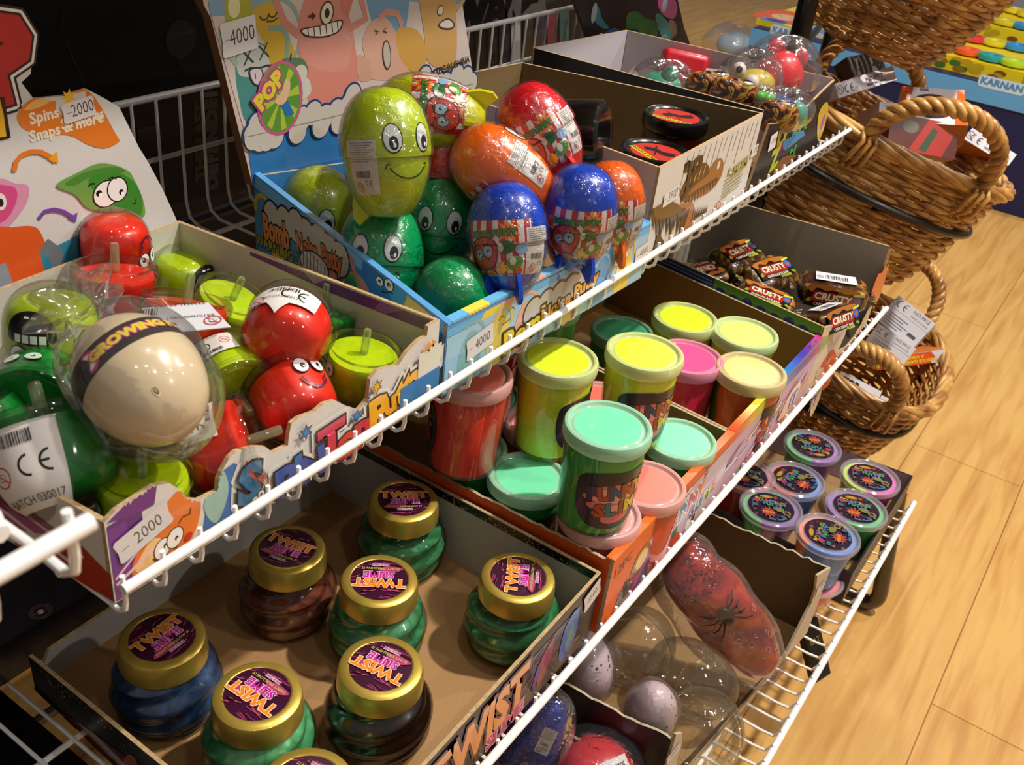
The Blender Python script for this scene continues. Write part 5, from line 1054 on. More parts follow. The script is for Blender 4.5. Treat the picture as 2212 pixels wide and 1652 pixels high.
# goo slug
c = atd(1562, 1322, 1.15); ax = cv(.62, -.76, -.22).normalized(); M = frame(c, ax, cv(0, 0, 1)); o = thing('slime_bag', 'clear bag of red and orange slime with black plastic spider inside', 'slime bag', M)
def goo(a, t, L_=.096, R_=.036, k=1.):
    z = -L_ * math.cos(t); r = R_ * (math.sin(t) ** .55) * (1 + .10 * math.sin(2 * a + z * 30) + .05 * math.sin(5 * a + 90 * z)) * (1 - .15 * math.sin(z * 18))
    return (r * math.cos(a) * 1.05, r * math.sin(a) * .75, z)
m, nt, out = newmat('red orange slime'); p = N(nt, 'BsdfPrincipled', Roughness=.12); p.inputs['Coat Weight'].default_value = 1; n = noise(nt, 22, 4, dist=1.2)
r = ramp(nt, n.outputs[0], [(.3, '#5a0f08'), (.5, '#a82810'), (.7, '#d8581a')]); L(nt, r.outputs[0], p.inputs['Base Color']); n2 = noise(nt, 60, 3); b_ = bump(nt, n2.outputs[0], .5, .004); L(nt, b_.outputs[0], p.inputs['Normal']); L(nt, p.outputs[0], out.inputs[0])
blobmesh(goo, 44, 34).out('slime', m, o, sharp=0)
rr = random.Random(12)
for i in range(16):
    a = rr.uniform(-2.6, -.5); t = rr.uniform(.9, 2.6); q = Vector(goo(a, t)); n_ = Vector((q.x, q.y * 1.6, 0)).normalized(); s_ = rr.uniform(.0018, .0038)
    e1 = n_.cross(UP).normalized(); e2 = n_.cross(e1)
    MB().tube([q + n_ * .0012 + e1 * s_ * math.cos(x) + e2 * s_ * math.sin(x) for x in [k * math.pi / 8 for k in range(16)]], .0004, 5, True).out('air_bubble', plastic('#d89068', .2, .8), o)
sp = MB(); q = Vector(goo(-1.55, 1.45)); q.y -= .004
sp.add(*(lambda g: (g.v, g.f))(blobmesh(lambda a, t: (q.x + .009 * math.sin(t) * math.cos(a), q.y + .004 * math.sin(t) * math.sin(a), q.z - .012 * math.cos(t)), 16, 10)))
sp.out('spider_body', plastic('#141010', .4, .3), o)
for i in range(8):
    sx = -1 if i < 4 else 1; k = (i % 4) - 1.5; MB().tube([(q.x + sx * .006, q.y, q.z + k * .004), (q.x + sx * .016, q.y - .005, q.z + k * .009), (q.x + sx * .024, q.y + .001, q.z + k * .014)], [.0013, .0011, .0005], 6).out('spider_leg', plastic('#141010', .4, .3), o)
d = Dec()
for i in range(60): d.star(rr.gauss(0, .012), rr.gauss(-.065, .011), .002, .0008, 4, rr.choice(['#e03a24', '#c82a1a', '#1c1414', '#e8602a', '#d83a2a', '#2a1c1c']), rr.random())
d.build('glitter', o, lambda a, b, h: Vector((goo(-math.pi / 2 + a / .036, math.acos(max(-.98, min(.98, -b / .100))))[0], goo(-math.pi / 2 + a / .036, math.acos(max(-.98, min(.98, -b / .100))))[1] - .0004 - h, b)))
blobmesh(lambda a, t: (lambda g: (g[0] * 1.28 + .006 * math.sin(t) , g[1] * 1.25, g[2] * 1.12))(goo(a, t)), 60, 44).out('clear_bag', BAG, o, sharp=0)
# black gadget on the wires
o = thing('black_toy_gadget', 'small black toy gadget leaning between the brown carton and the lowest rail', 'toy', frame(atd(1757, 1402, 1.395), cv(-.25, .95, .1), cv(.5, 0, .8)))
me = MB().box((0, 0, 0), (.034, .014, .086)).out('case', plastic('#0b0b0d', .4, .4), o, sharp=30); bv = me.modifiers.new('b', 'BEVEL'); bv.width = .003; bv.segments = 2
d = Dec(); d.text('LAZ', 0, .014, .008, '#8a7a3a', bold=.02).ell(0, -.012, .003, .003, '#6a5a2a'); d.build('print', o, flat((0, -.0072, 0), (1, 0, 0), (0, 0, 1)))
# things in the front brown carton
o = thing('red_ball_bag', 'red ball in clear bag with barcode label, cut by the bottom edge', 'toy ball', atd(1290, 1668, 1.02))
MB().add(*(lambda g: (g.v, g.f))(blobmesh(lambda a, t: (.040 * math.sin(t) * math.cos(a), .040 * math.sin(t) * math.sin(a), .034 * math.cos(t))))).out('ball', plastic('#c81420', .25, .7), o, sharp=0)
d = Dec(); d.rect(-.012, -.008, .016, .008, '#dcd8d8').barcode(-.006, -.005, .018, .007); k_ = cv(.35, .45, .82).normalized(); e1 = UP.cross(k_).normalized()
d.build('safety_label', o, flat(k_ * .0402, e1, k_.cross(e1)), kind='paper', base=.001)
blobmesh(lambda a, t: (.050 * math.sin(t) ** .7 * math.cos(a) * (1 + .06 * math.sin(7 * a)), .050 * math.sin(t) ** .7 * math.sin(a), .042 * math.cos(t))).out('clear_bag', BAG, o, sharp=0)
o = thing('blue_slime_bag', 'glittery dark blue slime in a clear bag with barcode, behind the middle rail', 'slime bag', frame(atd(1135, 1610, .99), cv(.35, .85, .3), cv(0, 0, 1)))
m, nt, out = newmat('glitter blue'); p = N(nt, 'BsdfPrincipled', Roughness=.2, Metallic=.3); n = noise(nt, 30, 4, dist=2); r = ramp(nt, n.outputs[0], [(.3, '#0f1446'), (.55, '#2038a0'), (.72, '#6a3a7a')]); L(nt, r.outputs[0], p.inputs['Base Color']); n2 = noise(nt, 220, 2); b_ = bump(nt, n2.outputs[0], 1, .004); L(nt, b_.outputs[0], p.inputs['Normal']); L(nt, p.outputs[0], out.inputs[0])
blobmesh(lambda a, t: (.034 * math.sin(t) ** .6 * math.cos(a), .022 * math.sin(t) ** .6 * math.sin(a), .062 * math.cos(t))).out('slime', m, o, sharp=0)
white_label(.014, .03).build('safety_label', o, flat((.012, -.0225, .03), (1, 0, 0), (0, 0, 1)), kind='paper', base=.001)
blobmesh(lambda a, t: (.042 * math.sin(t) ** .6 * math.cos(a), .030 * math.sin(t) ** .6 * math.sin(a) * (1 + .08 * math.sin(6 * a)), .070 * math.cos(t))).out('clear_bag', BAG, o, sharp=0)
# ================================================================= bagged toys in the black carton
def bagged(name, lab, cat, u, v, d_, r, parts, sq=.85):
    o = thing(name, lab, cat, frame(atd(u, v, d_), UP, cv(0, 0, 1)))
    for nm, c, (x, y, z), (a_, b_, c_) in parts: blobmesh(lambda a, t: (x + a_ * math.sin(t) * math.cos(a), y + b_ * math.sin(t) * math.sin(a), z + c_ * math.cos(t)), 26, 16).out(nm, plastic(c, .35, .4), o, sharp=0)
    blobmesh(lambda a, t: (r * math.sin(t) ** .7 * math.cos(a) * (1 + .07 * math.sin(5 * a + 3 * t)), r * math.sin(t) ** .7 * math.sin(a) * (1 + .06 * math.sin(7 * a)), r * sq * math.cos(t) * (1 + .08 * math.sin(4 * a)))).out('clear_bag', BAG, o, sharp=0); return o
bagged('squeeze_toy', 'red squeeze toy with round ears in crinkled clear bag, at right of the black carton', 'toy', 1685, 155, 1.27, .050, [('body', '#e01828', (0, 0, -.004), (.030, .027, .031)), ('ear', '#e01828', (-.012, 0, .030), (.011, .009, .010)), ('ear', '#e01828', (.022, 0, .020), (.009, .008, .012))])
bagged('squeeze_toy', 'yellow squeeze toy with bulging eyes in clear bag, left of the red eared one', 'toy', 1620, 170, 1.24, .040, [('body', '#c8b030', (0.008, 0, -.004), (.024, .018, .017)), ('eye', '#d8d0c4', (-.018, -.012, .012), (.009, .009, .009)), ('pupil', '#15121a', (-.019, -.020, .014), (.004, .003, .0045)), ('eye', '#d8d0c4', (.0, -.014, .0), (.009, .009, .009))])
bagged('squeeze_toy', 'green squeeze toy in clear bag beneath the alien header board', 'toy', 1430, 175, 1.27, .042, [('body', '#2f9a78', (0, 0, -.006), (.026, .022, .018)), ('bump', '#2f9a78', (.008, -.008, .012), (.010, .010, .010))], .6)
bagged('squeeze_toy', 'blue and green squeeze toy in clear bag at the front of the black carton', 'toy', 1697, 235, 1.20, .034, [('body', '#2a4a8a', (-.006, 0, 0), (.016, .018, .016)), ('side', '#3a9a8a', (.012, -.004, -.002), (.013, .013, .014))], .7)
bagged('squeeze_toy', 'small bright green squeeze toy below the yellow one', 'toy', 1652, 207, 1.20, .018, [('body', '#58c83a', (0, -.004, 0), (.013, .010, .007))], .6)
o = thing('red_toy_box', 'small red soft block with a white safety tag, under the alien header board', 'toy', frame(atd(1475, 145, 1.33), cv(.2, .9, .3), cv(.1, 0, 1)))
me = MB().box((0, 0, 0), (.062, .03, .040)).out('block', plastic('#c81c2c', .4, .2), o); bv = me.modifiers.new('b', 'BEVEL'); bv.width = .007; bv.segments = 3
d = Dec(); d.rect(-.009, -.008, .011, .010, '#dcd4d6').no03(0, .001, .006); d.build('safety_tag', o, flat((.036, -.0165, -.004), (1, 0, .1), (0, 0, 1)), kind='paper', base=.001)
m, nt, out = newmat('pouch foil'); p = N(nt, 'BsdfPrincipled', Roughness=.25); p.inputs['Coat Weight'].default_value = .8
n = noise(nt, 60, 2, dist=1.5); r = ramp(nt, n.outputs[0], [(.4, '#2a150c'), (.47, '#8a4a1c'), (.52, '#c07a34'), (.57, '#6fa02c'), (.6, '#3a1c0e'), (.7, '#a82a1c')]); L(nt, r.outputs[0], p.inputs['Base Color']); n2 = noise(nt, 120, 2); b_ = bump(nt, n2.outputs[0], .5, .003); L(nt, b_.outputs[0], p.inputs['Normal']); L(nt, p.outputs[0], out.inputs[0])
def pouch(u, v, d_, axis, lab, w=.030, h=.02):
    o = thing('snack_pouch', lab, 'snack', frame(atd(u, v, d_), axis, cv(0, 0, 1)))
    blobmesh(lambda a, t: (w * math.sin(t) ** .5 * math.cos(a), .012 * math.sin(t) * math.sin(a), h * math.cos(t)), 30, 18).out('pouch', MATS['pouch foil'], o, sharp=0); return o
pouch(1530, 188, 1.22, cv(0, .8, .6), 'shiny brown snack pouch with green swirls behind the kraft wall, nearest the header'); pouch(1585, 205, 1.2, cv(.1, .8, .6), 'shiny brown snack pouch lying behind the kraft wall, right of the other one')
pouch(1680, 252, 1.17, cv(.1, .8, .6), 'brown snack pouch in the front corner of the black carton', .024, .02)
# ================================================================= wicker baskets on their stand
def wick():
    m, nt, out = newmat('wicker'); p = N(nt, 'BsdfPrincipled', Roughness=.38); n = noise(nt, 28, 4); r = ramp(nt, n.outputs[0], [(.3, '#7a4c1c'), (.48, '#b98440'), (.7, '#dcb064')]); L(nt, r.outputs[0], p.inputs['Base Color'])
    p.inputs['Coat Weight'].default_value = .35; p.inputs['Coat Roughness'].default_value = .25; n2 = noise(nt, 300, 2); b = bump(nt, n2.outputs[0], .3, .001); L(nt, b.outputs[0], p.inputs['Normal']); L(nt, p.outputs[0], out.inputs[0]); return m
WK = wick()
def rope(mb, pts, R_, r, turns, strands=3, closed=False, n=7):
    pts = [Vector(p) for p in pts]; k = len(pts); up = None; fr = []
    for i in range(k):
        a = pts[(i - 1) % k] if (i or closed) else pts[i]; b = pts[(i + 1) % k] if (i < k - 1 or closed) else pts[i]; t = (b - a).normalized()
        if up is None: up = Vector((0, 0, 1)) if abs(t.z) < .9 else Vector((1, 0, 0))
        e1 = (up - t * up.dot(t)).normalized(); up = e1; fr.append((e1, t.cross(e1)))
    for s in range(strands):
        mb.tube([p + (e[0] * math.cos(q) + e[1] * math.sin(q)) * R_ for i, (p, e) in enumerate(zip(pts, fr)) for q in [2 * math.pi * (s / strands + turns * i / k)]], r, n, closed)
def basket(lab, C, a, b, dep, tilt, yaw=0, taper=.68, rows=17, nst=34, handles=True):
    M = Matrix.Translation(Vector((C[0], C[1], H + C[2]))) @ Matrix.Rotation(math.radians(yaw), 4, 'Z') @ Matrix.Rotation(math.radians(tilt), 4, 'X')
    o = thing('wicker_basket', lab, 'basket', M, 'wicker baskets on the black stand'); mb = MB(); rr = random.Random(int(C[2] * 1000))
    def R_(t, z):
        k = taper + (1 - taper) * (1 + z / dep) ** .6 if z > -dep else taper
        q = abs(math.cos(t)) ** 2.5 + abs(math.sin(t)) ** 2.5; q = q ** (-1 / 2.5)
        return (a * k * math.cos(t) * q, b * k * math.sin(t) * q)
    for i in range(rows):
        z = -dep * (i + .4) / rows; ph = math.pi * i; w = rr.uniform(.0036, .0046); ns = nst * 6
        P = []
        for j in range(ns):
            t = 2 * math.pi * j / ns; x, y = R_(t, z); l = math.hypot(x, y); off = .0042 * math.sin(nst * t / 2 + ph); P.append((x * (1 + off / l), y * (1 + off / l), z + .0009 * math.sin(5 * t + i) + rr.uniform(-.0004, .0004)))
        mb.tube(P, w, 6, True)
    for j in range(nst):
        t = 2 * math.pi * (j + .25) / nst; mb.tube([(*R_(t, -dep * q), -dep * q) for q in (.0, .2, .45, .7, 1.0)], .0027, 5)
    mb.out('woven_body', WK, o, sharp=0)
    bm = MB()
    for i in range(9):
        q = taper * (1 - i / 9) ** 1.0; bm.tube([(a * q * math.cos(t) * .98, b * q * math.sin(t) * .98, -dep + .001 * math.sin(t * 14 + i * 3)) for t in [2 * math.pi * j / 48 for j in range(48)]], .005, 5, True)
    bm.out('woven_base', WK, o, sharp=0)
    rm = MB(); n = 260; rope(rm, [(*[v * 1.03 for v in R_(2 * math.pi * j / n, 0)], .003) for j in range(n)], .0064, .0056, 5, 5, True); rm.out('rim', WK, o, sharp=0)
    if handles:
        for sx in (-1, 1):
            hm = MB(); n = 90; hp_ = []
            for i in range(n):
                q = math.pi * i / (n - 1); hp_.append((sx * (a * .97 + .035 * math.sin(q)), -b * .50 * math.cos(q), .004 + .088 * math.sin(q) ** .8))
            rope(hm, hp_, .0068, .0066, 6.5, 3); hm.out('handle', WK, o, sharp=0)
            for sy in (-1, 1):
                wm = MB(); 
                for k in range(3): wm.tube([(sx * (a * .97), sy * b * .5 - .010 + .010 * k, .012), (sx * (a + .014), sy * b * .5 - .010 + .010 * k, .0), (sx * (a * .98 + .004), sy * b * .5 - .012 + .012 * k, -.034), (sx * (a * .90), sy * b * .5 - .010 + .010 * k, -.045)], .0036, 6)
                wm.out('handle_binding', WK, o, sharp=0)
    return o, M, R_
TB = (1.70, .395, -.150)
basket('wicker basket at the top of the stand, only its underside showing at the top edge', TB, .20, .165, .17, 16, yaw=15, taper=.55, rows=23, nst=30)
b2 = basket('large wicker basket at the middle of the stand, rope handle towards the shelf', (1.635, .345, -.43), .172, .188, .20, 17, yaw=32, rows=27, nst=30)
b3 = basket('lowest wicker basket on the stand, half hidden behind the lowest rail', (1.655, .262, -.80), .18, .128, .165, 15, yaw=6, rows=23, nst=28)
BK = plastic('#15120f', .35, .4, metal=.2); o = thing('basket_stand', 'black metal stand with two posts and hoops carrying the wicker baskets', 'stand', (1.60, .47, 0))
pB = atd(1803, 40, 1.95)
MB().tube([(1.485, .475, 0), (1.485, .475, 1.75)], .0145, 14).out('post', BK, o, True)
MB().tube([(pB.x, pB.y, 0), (pB.x, pB.y, 1.75)], .0125, 14).out('post', BK, o, True)
for (bo_k, M, R_), dz in ((b2, -.075), (b3, -.06)):
    ring = [M @ Vector((*[v * 1.05 for v in R_(2 * math.pi * j / 60, dz)], dz)) for j in range(60)]; MB().tube(ring, .0062, 10, True).out('hoop', BK, o, True)
    MB().tube([(1.485, .475, ring[30].z - .02), ring[30]], .006, 8).out('arm', BK, o, True); MB().tube([(pB.x, pB.y, ring[8].z), ring[8]], .006, 8).out('arm', BK, o, True)
ring = None
MB().tube([(1.485, .475, H - .33), (pB.x, pB.y, H - .33)], .006, 8).out('arm', BK, o, True)
MB().box((1.75, .55, .012), (.75, .42, .024)).out('base', BK, o, True, smooth=False)
# ---- boxed toys in the baskets
def gbox(name, lab, cat, p0, p1, hv, w, dp, cols, kind='label', grp='boxed toys in the wicker baskets'):
    """p0,p1: (u,v,dist) ends of the printed edge; w: height of that edge; dp: depth of the box behind it along hv"""
    A = atd(*p0); B = atd(*p1); x = (B - A).normalized(); Lb = (B - A).length; y = Vector(hv); y = (y - x * y.dot(x)).normalized(); z = x.cross(y)
    if z.dot(FW) > 0: y = y; z = z
    M = Matrix((x, y, z)).transposed().to_4x4(); M.translation = A; o = thing(name, lab, cat, M, grp)
    c = MB(); V = [Vector((i * Lb, j * w, k * dp)) for i in (0, 1) for j in (0, 1) for k in (0, -1)]
    F = [(0, 1, 3, 2), (4, 6, 7, 5), (0, 4, 5, 1), (2, 3, 7, 6), (0, 2, 6, 4), (1, 5, 7, 3)]
    mk('carton', V, F, [card(cols[0], .4, .03), card(cols[1], .4, .04)], o, smooth=False, fm=[0, 0, 1, 1, 0, 1])
    d = Dec(); mp = flat((0, 0, 0), (1, 0, 0), (0, 1, 0))
    if kind == 'label': d.ce(Lb * .22, w * .45, w * .5, '#3a3a3e').text('NO.9912', Lb * .64, w * .62, w * .30, '#3a3a3e', bold=.01).text('MADE IN CHINA', Lb * .66, w * .25, w * .17, '#3a3a3e', bold=.01).no03(Lb * .06, w * .5, w * .28, '#8a6a6a')
    elif kind == 'fun': d.rect(0, .0005, Lb * .80, w - .0005, '#e0581c').poly([(Lb * .70, .0005), (Lb * .86, w * .5), (Lb * .8, w - .0005), (Lb * .7, w - .0005)], '#e0581c').text('VARIOUS GAMES ARE PLAYABLE', Lb * .42, w * .32, w * .26, '#e8d02a', rot=math.pi, bold=.04).text('A VARIETY OF FUN !!!', Lb * .38, w * .68, w * .26, '#e8d02a', rot=math.pi, bold=.04)
    elif kind == 'top': d.poly([(0, w * .5), (Lb, w * .35), (Lb, 0), (0, 0)], '#d8782a').poly([(0, w * .3), (Lb * .7, w * .2), (Lb * .8, 0), (0, 0)], '#e0b030').text('TOP', Lb * .3, w * .6, w * .35, '#2a2830', bold=.06)
    elif kind == 'window':
        d.poly([(0, 0), (Lb * .2, w), (Lb * .0, w)], '#d8622a').poly([(Lb * .8, 0), (Lb, 0), (Lb, w), (Lb * .9, w)], '#d86a2a').ell(Lb * .48, w * .48, Lb * .36, w * .34, '#3a3836').ell(Lb * .46, w * .42, Lb * .26, w * .2, '#2a6a98').ell(Lb * .55, w * .55, Lb * .2, w * .1, '#1c2a34').ell(Lb * .4, w * .6, Lb * .15, w * .06, '#8a8478')
        for i in range(4): d.rect(Lb * (.3 + .035 * i), w * .9, Lb * (.325 + .035 * i), w * .97, '#4a6aa8')
    elif kind == 'red': d.rect(0, 0, Lb, w, '#5a2018').poly([(Lb * .3, 0), (Lb * .55, w), (Lb, w), (Lb * .8, 0)], '#b02a1c').ell(Lb * .3, w * .7, w * .25, w * .18, '#6a6258').poly([(Lb * .45, w * .1), (Lb * .62, w * .8), (Lb * .7, w * .7), (Lb * .56, w * .05)], '#2f4a2a').star(Lb * .85, w * .8, w * .12, w * .06, 6, '#3a2018')
    elif kind == 'grey': d.rect(0, w * .62, Lb, w, '#dad8de').ce(Lb * .25, w * .82, w * .22, '#3a3a3e').text('NO.9912', Lb * .70, w * .88, w * .11, '#3a3a3e', bold=.01).text('MADE IN CHINA', Lb * .72, w * .72, w * .06, '#3a3a3e', bold=.0)
    if kind == 'grey':
        for i in range(5): d.rect(Lb * .1, w * (.1 + .09 * i), Lb * (.5 + .08 * (i % 3)), w * (.12 + .09 * i), '#6c6a70')
        d.no03(Lb * .06, w * .8, w * .1, '#a07a7a').rect(Lb * .7, w * .2, Lb * .9, w * .3, '#58565c')
    if d.it: d.build('printed_artwork', o, mp, kind='gloss', base=.0004)
    return o
W1 = ('#dcdae0', '#c9743a'); W2 = ('#d8d6dc', '#9c9aa2')
gbox('toy_box', 'white edged NO.9912 toy box next to the black carton, in the middle basket', 'toy box', (1812, 212, 1.50), (1937, 172, 1.55), cv(0, 1, 0), .022, .10, W1)
gbox('toy_box', 'window box with blue lens toy inside, at the back of the middle basket', 'toy box', (1950, 262, 1.52), (2092, 272, 1.50), cv(.05, .72, -.7), .105, .035, W1, 'window')
gbox('toy_box', 'dark window box standing behind the white edged one in the middle basket', 'toy box', (1845, 165, 1.68), (1915, 150, 1.72), cv(.1, 1, -.3), .035, .03, ('#55504c', '#6a645e'), 'none')
gbox('toy_box', 'white and orange toy box lying in the middle basket just behind the rope handle', 'toy box', (1898, 262, 1.52), (2010, 272, 1.53), cv(0, 1, 0), .030, .07, W1, 'top')
gbox('toy_box', 'dark red toy box inside the middle basket below the rope handle', 'toy box', (1915, 318, 1.50), (2062, 345, 1.52), cv(-.12, 1, .1), .052, .03, ('#8a2a1c', '#c9a890'), 'red')
gbox('toy_box', 'toy box marked NO.9912 at the right end of the middle basket', 'toy box', (2082, 300, 1.62), (2178, 358, 1.60), cv(.35, .9, 0), .022, .07, W1)
gbox('toy_box', 'upper of the two grey NO.9912 toy boxes in the lowest basket', 'toy box', (1893, 690, 1.83), (1972, 752, 1.80), cv(.55, .8, .1), .058, .025, W2, 'grey')
gbox('toy_box', 'lower of the two grey NO.9912 toy boxes in the lowest basket', 'toy box', (1862, 745, 1.80), (1942, 800, 1.78), cv(.55, .8, .1), .048, .025, W2, 'grey')
gbox('toy_box', 'orange toy box with yellow lettering turned upside down, lying over the lowest basket', 'toy box', (1893, 800, 1.80), (2042, 780, 1.80), cv(0, 1, .2), .022, .05, W1, 'fun')
gbox('toy_box', 'white and orange toy box seen through the handle of the lowest basket', 'toy box', (1800, 835, 1.70), (1888, 880, 1.70), cv(.3, 1, 0), .030, .05, W1, 'top')
gbox('toy_box', 'small white ended toy box at the bottom of the lowest basket', 'toy box', (1893, 875, 1.75), (1955, 905, 1.74), cv(.3, 1, 0), .020, .05, ('#dcdae0', '#c04a20'), 'none')
# ================================================================= navy plinth with dough sets
NV = card('#10164a', .5, .05); X0 = 3.719
o = thing('display_plinth', 'navy display plinth with a light blue band on the floor behind the baskets', 'plinth', (X0 + .4, .8, 0))
MB().box((X0 + .45, .66, .199), (.9, 1.42, .398)).out('body', NV, o, True, smooth=False)
MB().box((X0 - .004, .66, .366), (.008, 1.42, .060)).out('blue_band', card('#5b9fd6', .45, .04), o, True, smooth=False)
mpX = lambda a, b, h: Vector((X0 - .0085 - h, a, b))
for u, v in ((1708, 72), (1935, 128), (2165, 183)):
    p = atx(u, v, X0); d = Dec(); w, h_ = .075, .019
    d.poly([(w, h_ * .5), (w * .9, h_), (-w * .9, h_), (-w, h_ * .5), (-w, -h_ * .5), (-w * .9, -h_), (w * .9, -h_), (w, -h_ * .5)], '#c4d8ec').text('KARNAN', 0, 0, .021, '#4a86b8', bold=.05, xs=1.1)
    d.it = [([(-a, b) for a, b in V], F, c) for V, F, c in d.it]; d.shift(p.y, p.z - .0); d.build('name_plate', o, mpX, world=True, base=.0006)
PAL = {'r': '#e02a3a', 'y': '#d8c818', 'b': '#2a8ac8', 'o': '#ee5a1c', 't': '#1c9a98', 'l': '#b8d820', 'm': '#d82a8a'}
def dough_set(lab, zt, cells):
    ps = [(at(u, v, zt), c) for u, v, c in cells]; xs = [p.x for p, _ in ps]; ys = [p.y for p, _ in ps]; x0, x1, y0, y1 = min(xs) - .06, max(xs) + .06, min(ys) - .05, max(ys) + .06
    z1 = H - zt - .012; zb = H - .750; o = thing('dough_tub_set', lab, 'toy set', ((x0 + x1) / 2, (y0 + y1) / 2, zb))
    MB().box(((x0 + x1) / 2, (y0 + y1) / 2, (z1 + zb) / 2), (x1 - x0, y1 - y0, z1 - zb)).out('yellow_tray', card('#e0c416', .4, .05), o, True, smooth=False)
    d = Dec(); rr = random.Random(3)
    for i in range(14): d.ell(y0 + rr.random() * (y1 - y0), zb + rr.uniform(.01, z1 - zb - .005), .02, .010, rr.choice(['#8a6a1c', '#3a6a2a', '#7a4a1c', '#b89a1c']))
    d.build('printed_edge', o, lambda a, b, h: Vector((x0 - .001 - h, a, b)), world=True)
    for p, c in ps:
        q = MB().lathe([(.030, -.010), (.046, -.006), (.048, .002), (.046, .009), (.022, .010), (.019, .001), (0, .0)], 30).T(Matrix.Translation(p)); q.out('tub_lid', plastic(PAL[c], .35, .4), o, True)
    return o
dough_set('yellow dough set with coloured tub lids at the right edge, nearer one', .690, [(2104, 83, 'r'), (2148, 92, 'y'), (2197, 102, 'b'), (2091, 111, 'o'), (2142, 124, 't'), (2191, 136, 'l')])
dough_set('yellow dough set with red and yellow lids at the top right, behind another set', .665, [(2125, 37, 'r'), (2171, 48, 'y'), (2213, 57, 'b'), (2155, 13, 'r'), (2193, 23, 'y'), (2222, 32, 'y')])
def flatbox(lab, u0, v0, u1, v1, zt, dpth, hgt, col, fn=None):
    A = at(u0, v0, zt); B = at(u1, v1, zt); y0, y1 = sorted((A.y, B.y)); x0 = min(A.x, B.x); o = thing('toy_box', lab, 'toy box', (x0, (y0 + y1) / 2, H - .752))
    MB().box((x0 + dpth / 2, (y0 + y1) / 2, (H - zt + H - .752) / 2), (dpth, y1 - y0, .752 - zt)).out('carton', card(col, .4, .04), o, True, smooth=False)
    if fn: d = Dec(); fn(d, x0, y0, y1); d.build('printed_top', o, lambda a, b, h: Vector((b, a, H - zt + .001 + h)), world=True)
    return o
def girl(d, x0, y0, y1):
    c = y0 + (y1 - y0) * .62; x = x0 + .13; d.rect(y0, x0, y1, x0 + .4, '#e8d41c'); d.blob([(c - .09, x0 + .05), (c - .08, x + .12), (c, x + .17), (c + .08, x + .12), (c + .09, x0 + .05)], '#e0561c').ell(c, x + .02, .05, .06, '#e8b48a').ell(c - .02, x + .03, .008, .006, '#28343a').ell(c + .02, x + .03, .008, .006, '#28343a').ell(c, x - .005, .008, .004, '#c8323a').rect(c - .05, x0 + .005, c + .05, x - .05, '#5a86b8').ell(y1 - .06, x0 + .05, .04, .03, '#2a3a8a')
def swirl(d, x0, y0, y1):
    d.rect(y0, x0, y1, x0 + .4, '#dcd8d0').ell((y0 + y1) / 2, x0 + .15, .05, .08, '#e8d41c').ell(y1 - .05, x0 + .25, .03, .04, '#d83a3a').poly([(y0, x0), (y1, x0), (y1, x0 + .06), (y0, x0 + .09)], '#4a8ac8').ell(y0 + .05, x0 + .3, .04, .05, '#3a7ac8')
def limes(d, x0, y0, y1):
    d.rect(y0, x0, y1, x0 + .4, '#b8cc2a').ell((y0 + y1) / 2 + .02, x0 + .12, .05, .04, '#c83a2a').ell((y0 + y1) / 2 + .02, x0 + .12, .038, .026, '#d8b4a0').ell(y0 + .06, x0 + .25, .05, .06, '#dcd040').ell(y1 - .03, x0 + .3, .04, .04, '#3aa898')
flatbox('yellow toy box showing an orange haired doll face, left of the black post', 1645, 38, 1712, 60, .735, .42, .02, '#d8c41a', girl)
flatbox('white and yellow toy box with colour splashes between the two black posts', 1745, 62, 1790, 76, .735, .42, .02, '#d8d0c0', swirl)
flatbox('lime green toy box right of the second black post', 1800, 80, 1870, 98, .735, .42, .02, '#b8c82a', limes)
flatbox('plain white toy box beneath the top basket', 1876, 100, 2000, 130, .735, .30, .02, '#d8d4cc')
# clear bag on the floor
bagged('bagged_toy', 'clear bag with pale blue contents on the floor left of the plinth', 'toy', 1580, 92, 4.75, .13, [('contents', '#9ab0c0', (.02, 0, -.01), (.09, .08, .06))], .6)
# ================================================================= behind the shelves
wl = MB().box((.35, 1.16, .85), (3.1, .04, 2.2)).out('wall_back', card('#0c0a0d', .7, .1), smooth=False); tag(wl, kind='structure')
def backbox(name, lab, cat, pts, y, col, fn=None, th=.05):
    p = Plane((-.2, y), (2.2, y), 0); o = thing(name, lab, cat, (p.q(*pts[0])[0] - .2, y + th / 2, 0)); q = [p.q(u, v) for u, v in pts]; zb = min(b for a, b in q)
    o.location.z = zb; RM[o.name] = Matrix.Translation((o.location.x, y + th / 2, zb))
    panel('carton', q, p.o, p.u, UP, th, card(col, .45, .08), card(col, .45, .08), card(col, .45, .08), o)
    if fn: d = Dec(); fn(d, p.q); d.build('printed_artwork', o, p.out(), world=True, base=.0005)
    return o
backbox('black_toy_bag', 'large black foil bag with faint pale figure, in the dark behind the shelf', 'bag', [(120, 420), (-100, 300), (-80, -120), (500, -120), (540, 60), (500, 190), (230, 235)], .80, '#0a090b', lambda d, q: d.blob([q(*p) for p in ((385, 60), (415, 55), (450, 110), (455, 155), (400, 160), (370, 90))], '#1f1c24').ell(*q(390, 85), .018, .018, '#322c30').line([q(140, 10), (q(130, 60)), q(150, 110), q(180, 180)], .002, '#252226'))
def lastdef(d, q):
    a = q(452, 300); d.text('THE LAST', q(432, 300)[0], a[1], .013, '#4a463a', rot=math.pi / 2 - .05, bold=.06, xs=1.1).text('DEFENDER', q(458, 300)[0], a[1], .015, '#56524e', rot=math.pi / 2 - .05, bold=.08, xs=1.15).rect(q(300, 330)[0], a[1] - .1, q(345, 330)[0], a[1] + .03, '#10152c').rect(q(490, 330)[0], a[1] - .08, q(520, 330)[0], a[1] + .02, '#2c1014')
